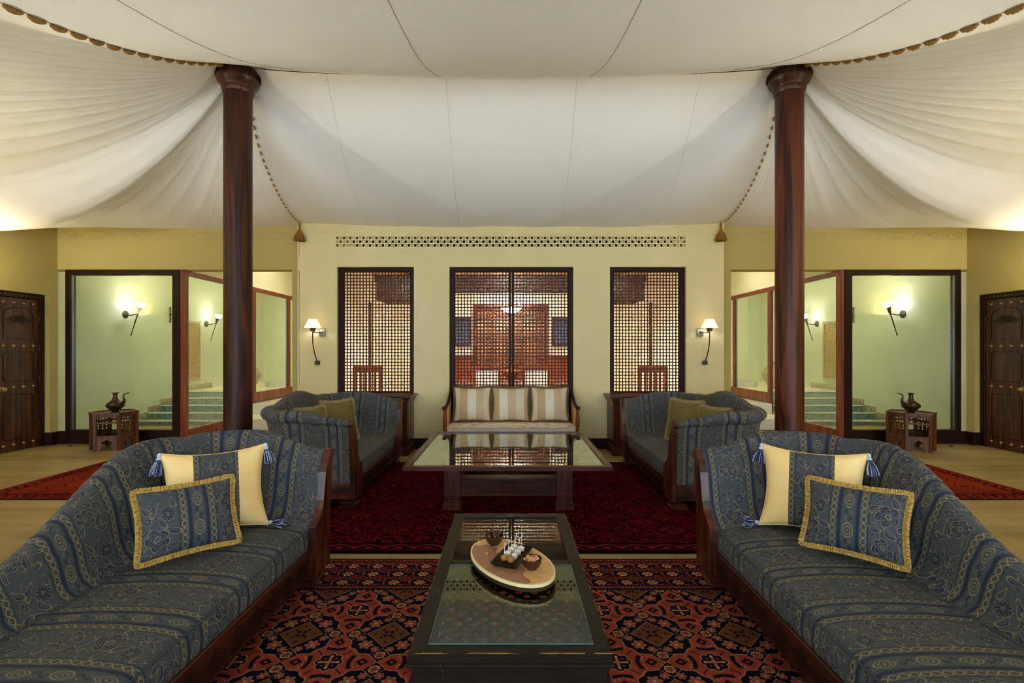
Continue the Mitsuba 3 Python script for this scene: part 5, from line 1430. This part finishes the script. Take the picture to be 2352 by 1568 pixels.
    # pale display niche edge
k = thing('chandelier', 'lit glass bowl chandelier hanging in the dining room behind the middle screen', 'chandelier')
cx, cy, cz = .02, 9.9, 2.26
obj('bowl', lathe([(.001, cz - .09), (.08, cz - .08), (.16, cz - .045), (.215, cz + .02), (.205, cz + .02), (.15, cz - .035), (.001, cz - .075)], 28, (cx, cy, 0)), 'frost', k, emitter=glow(CHAND, 1.5))
obj('bulb', lathe([(.001, cz - .01), (.185, cz + .005), (.185, cz + .015), (.001, cz + .02)], 20, (cx, cy, 0)), 'frost', k, emitter=glow(COFFER, 1.4))
obj('rim', lathe([(.215, cz + .015), (.225, cz + .02), (.225, cz + .035), (.21, cz + .035), (.215, cz + .015)], 28, (cx, cy, 0), closed=False), 'brass', k)
for a in range(3):
    an = a * 2 * PI / 3 + .4
    obj('chain', tube([(cx + .215 * math.cos(an), cy + .215 * math.sin(an), cz + .03), (cx, cy, cz + .42)], .006, 6), 'brass', k)
obj('rod', tube([(cx, cy, cz + .40), (cx, cy, 3.15)], .009, 8), 'brass', k)
for x, y, w, lb in ((-1.9, 7.75, 1.4, 'behind the left screen'), (1.9, 7.75, 1.4, 'behind the right screen'), (0, 7.7, 1.4, 'behind the middle screen'), (0, 11.6, 1.2, 'before the carved panel')):  # unseen lamps added to brighten the room behind the screens
    l = thing('fill_lamp', 'added wide round fill lamp of the dining room %s' % lb, 'ceiling lamp', 'added fill lamps of the dining room')
    obj('ring', lathe([(.50, 3.148), (.55, 3.148), (.55, 3.12), (.50, 3.12), (.50, 3.148)], 24, (x, y, 0), closed=False), 'brass', l)
    obj('diffuser', lathe([(.001, 3.13), (.50, 3.13), (.50, 3.146), (.001, 3.146)], 24, (x, y, 0)), 'frost', l, emitter=glow(COFFER, w))
for x, lb in ((-1.28, 'left'), (1.30, 'right')):
    k = thing('tall_sideboard', 'orange brown wooden sideboard %s of the carved panel in the dining room' % lb, 'sideboard')
    obj('body', box(x - .30, x + .28, 12.1, 12.83, 0, 1.24, .008), 'chair_wood', k, smooth=False)
    obj('top', box(x - .33, x + .31, 12.07, 12.84, 1.24, 1.28, .008), 'wood_x', k, smooth=False)
    for q in (-1, 1): obj('door', box(x - .01 + q * .15 - .13, x - .01 + q * .15 + .13, 12.08, 12.1, .12, 1.16, .006), 'chair_wood', k, smooth=False)
k = thing('dining_table', 'dark dining table behind the middle screen', 'table')
obj('top', box(-1.35, 1.4, 9.2, 10.5, .72, .76, .008), 'wood_x', k, smooth=False)
for x in (-1.0, 1.05): obj('leg', lathe([(.001, 0), (.10, 0), (.10, .06), (.05, .12), (.09, .30), (.05, .6), (.12, .72), (.001, .72)], 20, (x, 9.85, 0)), 'chair_wood', k)
chairs = [(P(1120, 0, 8.7)[0], 8.7, 0, 'first'), (P(1230, 0, 8.7)[0], 8.7, 0, 'second'), (-1.75, 9.85, 1, ''), (1.8, 9.85, 2, ''), (-2.35, 8.2, 0, ''), (2.35, 8.2, 0, '')]
cl = ['high backed dining chair with a white back left of the middle mullion', 'high backed dining chair with a white back right of the middle mullion', 'high backed orange wood chair at the left end of the dining table', 'high backed orange wood chair at the right end of the dining table',
      'high backed wooden chair behind the left screen', 'high backed wooden chair behind the right screen']
for q, (x, y, o, _) in enumerate(chairs):
    k = thing('dining_chair', cl[q], 'chair', 'high backed chairs in the dining room')
    r = {0: 0, 1: -PI / 2, 2: PI / 2}[o]
    pl = lambda m: xf(m, rz=r, t=(x, y, 0))
    for sx in (-1, 1):
        obj('back_post', pl(box(sx * .22 - .025, sx * .22 + .025, -.25, -.20, 0, 1.13, .006)), 'chair_wood', k, smooth=False)
        obj('leg', pl(box(sx * .21 - .025, sx * .21 + .025, .17, .22, 0, .44, .006)), 'chair_wood', k, smooth=False)
    obj('seat', pl(box(-.25, .25, -.25, .24, .42, .49, .02)), 'seat_white', k, smooth=False)
    obj('top_rail', pl(box(-.245, .245, -.25, -.20, 1.05, 1.15, .012)), 'chair_wood', k, smooth=False)
    if q < 2: obj('back_cover', pl(box(-.195, .195, -.262, -.198, .45, 1.05, .012)), 'seat_white', k, smooth=False)
    else:
        for v in (-.12, -.04, .04, .12): obj('back_slat', pl(box(v - .018, v + .018, -.235, -.215, .49, 1.05)), 'chair_wood', k, smooth=False)
k = thing('sideboard_urn', 'round pale urn on the dining table behind the middle mullion', 'urn')
obj('body', lathe([(.001, .76), (.09, .76), (.06, .80), (.15, .90), (.17, .98), (.10, 1.06), (.12, 1.09), (.001, 1.09)], 24, (.02, 9.8, 0)), 'chair_wood', k)

# ------------------------------------------------------------------ uplights on the side walls, out of frame
for s, X in ((-1, XL), (1, XR)):
    for y in (-3.4, .4, 5.7):  # the two pairs away from the door are added as fill for the canvas
        k = thing('wall_uplight', 'plaster bowl uplight on the %s wall %s, outside the picture' % ('left' if s < 0 else 'right', 'next to the door' if y > 4 else 'added as fill beside the seats' if y > 0 else 'added as fill near the rear windows'), 'wall lamp', 'uplights on the side walls')
        obj('bowl', lathe([(.001, 1.9), (.08, 1.91), (.20, 1.97), (.24, 2.05), (.23, 2.05), (.19, 1.98), (.001, 1.93)], 24, (X - s * .25, y, 0)), 'cream', k)
        obj('bulb', lathe([(.001, 2.02), (.20, 2.025), (.20, 2.045), (.001, 2.055)], 20, (X - s * .25, y, 0)), 'frost', k, emitter=glow(np.array(UPLIGHT) * (.38 if y > 4 else 1), 4))

for s in (-1, 1):
    k = thing('standing_uplight', 'slim standing uplight lamp beyond the %s edge of the picture' % ('left' if s < 0 else 'right'), 'floor lamp')
    x, y = s * 4.5, 3.9
    obj('base', lathe([(.001, 0), (.15, 0), (.15, .02), (.03, .04), (.001, .05)], 24, (x, y, 0)), 'iron', k)
    obj('pole', lathe([(.014, .04), (.014, 1.82)], 12, (x, y, 0)), 'iron', k)
    obj('bowl', lathe([(.001, 1.80), (.08, 1.82), (.20, 1.90), (.23, 1.98), (.22, 1.98), (.19, 1.91), (.001, 1.84)], 24, (x, y, 0)), 'bronze', k)
    obj('bulb', lathe([(.001, 1.93), (.18, 1.935), (.18, 1.95), (.001, 1.96)], 20, (x, y, 0)), 'frost', k, emitter=glow(FLOORLAMP, 5))
    sp = np.array([x - s * .0, y - .55, 1.70]); aim = np.array([-s * .2, 3.6, 3.85])  # spot with head and bracket, added to brighten the front canvas
    d = unit(aim - sp); a_ = unit(np.cross(d, (0, 0, 1))); b_ = np.cross(d, a_)
    obj('bracket', tube([(x, y, 1.55), (x, y - .3, 1.58), sp - d * .02], .012, 8), 'iron', k)
    obj('fill_spot_head', frame(lathe([(.001, -.10), (.045, -.10), (.05, -.02), (.062, .02), (.056, .02), (.046, -.02), (.001, -.03)], 20), sp, a_, b_, d), 'iron', k)
    scene['fill_spot_light_%s' % ('left' if s < 0 else 'right')] = {'type': 'spot', 'to_world': T().look_at(origin=(sp + d * .03).tolist(), target=aim.tolist(), up=[0, 0, 1]), 'intensity': rgb(FILL_SPOT), 'cutoff_angle': 42.0, 'beam_width': 12.0, 'sampling_weight': 3.0}
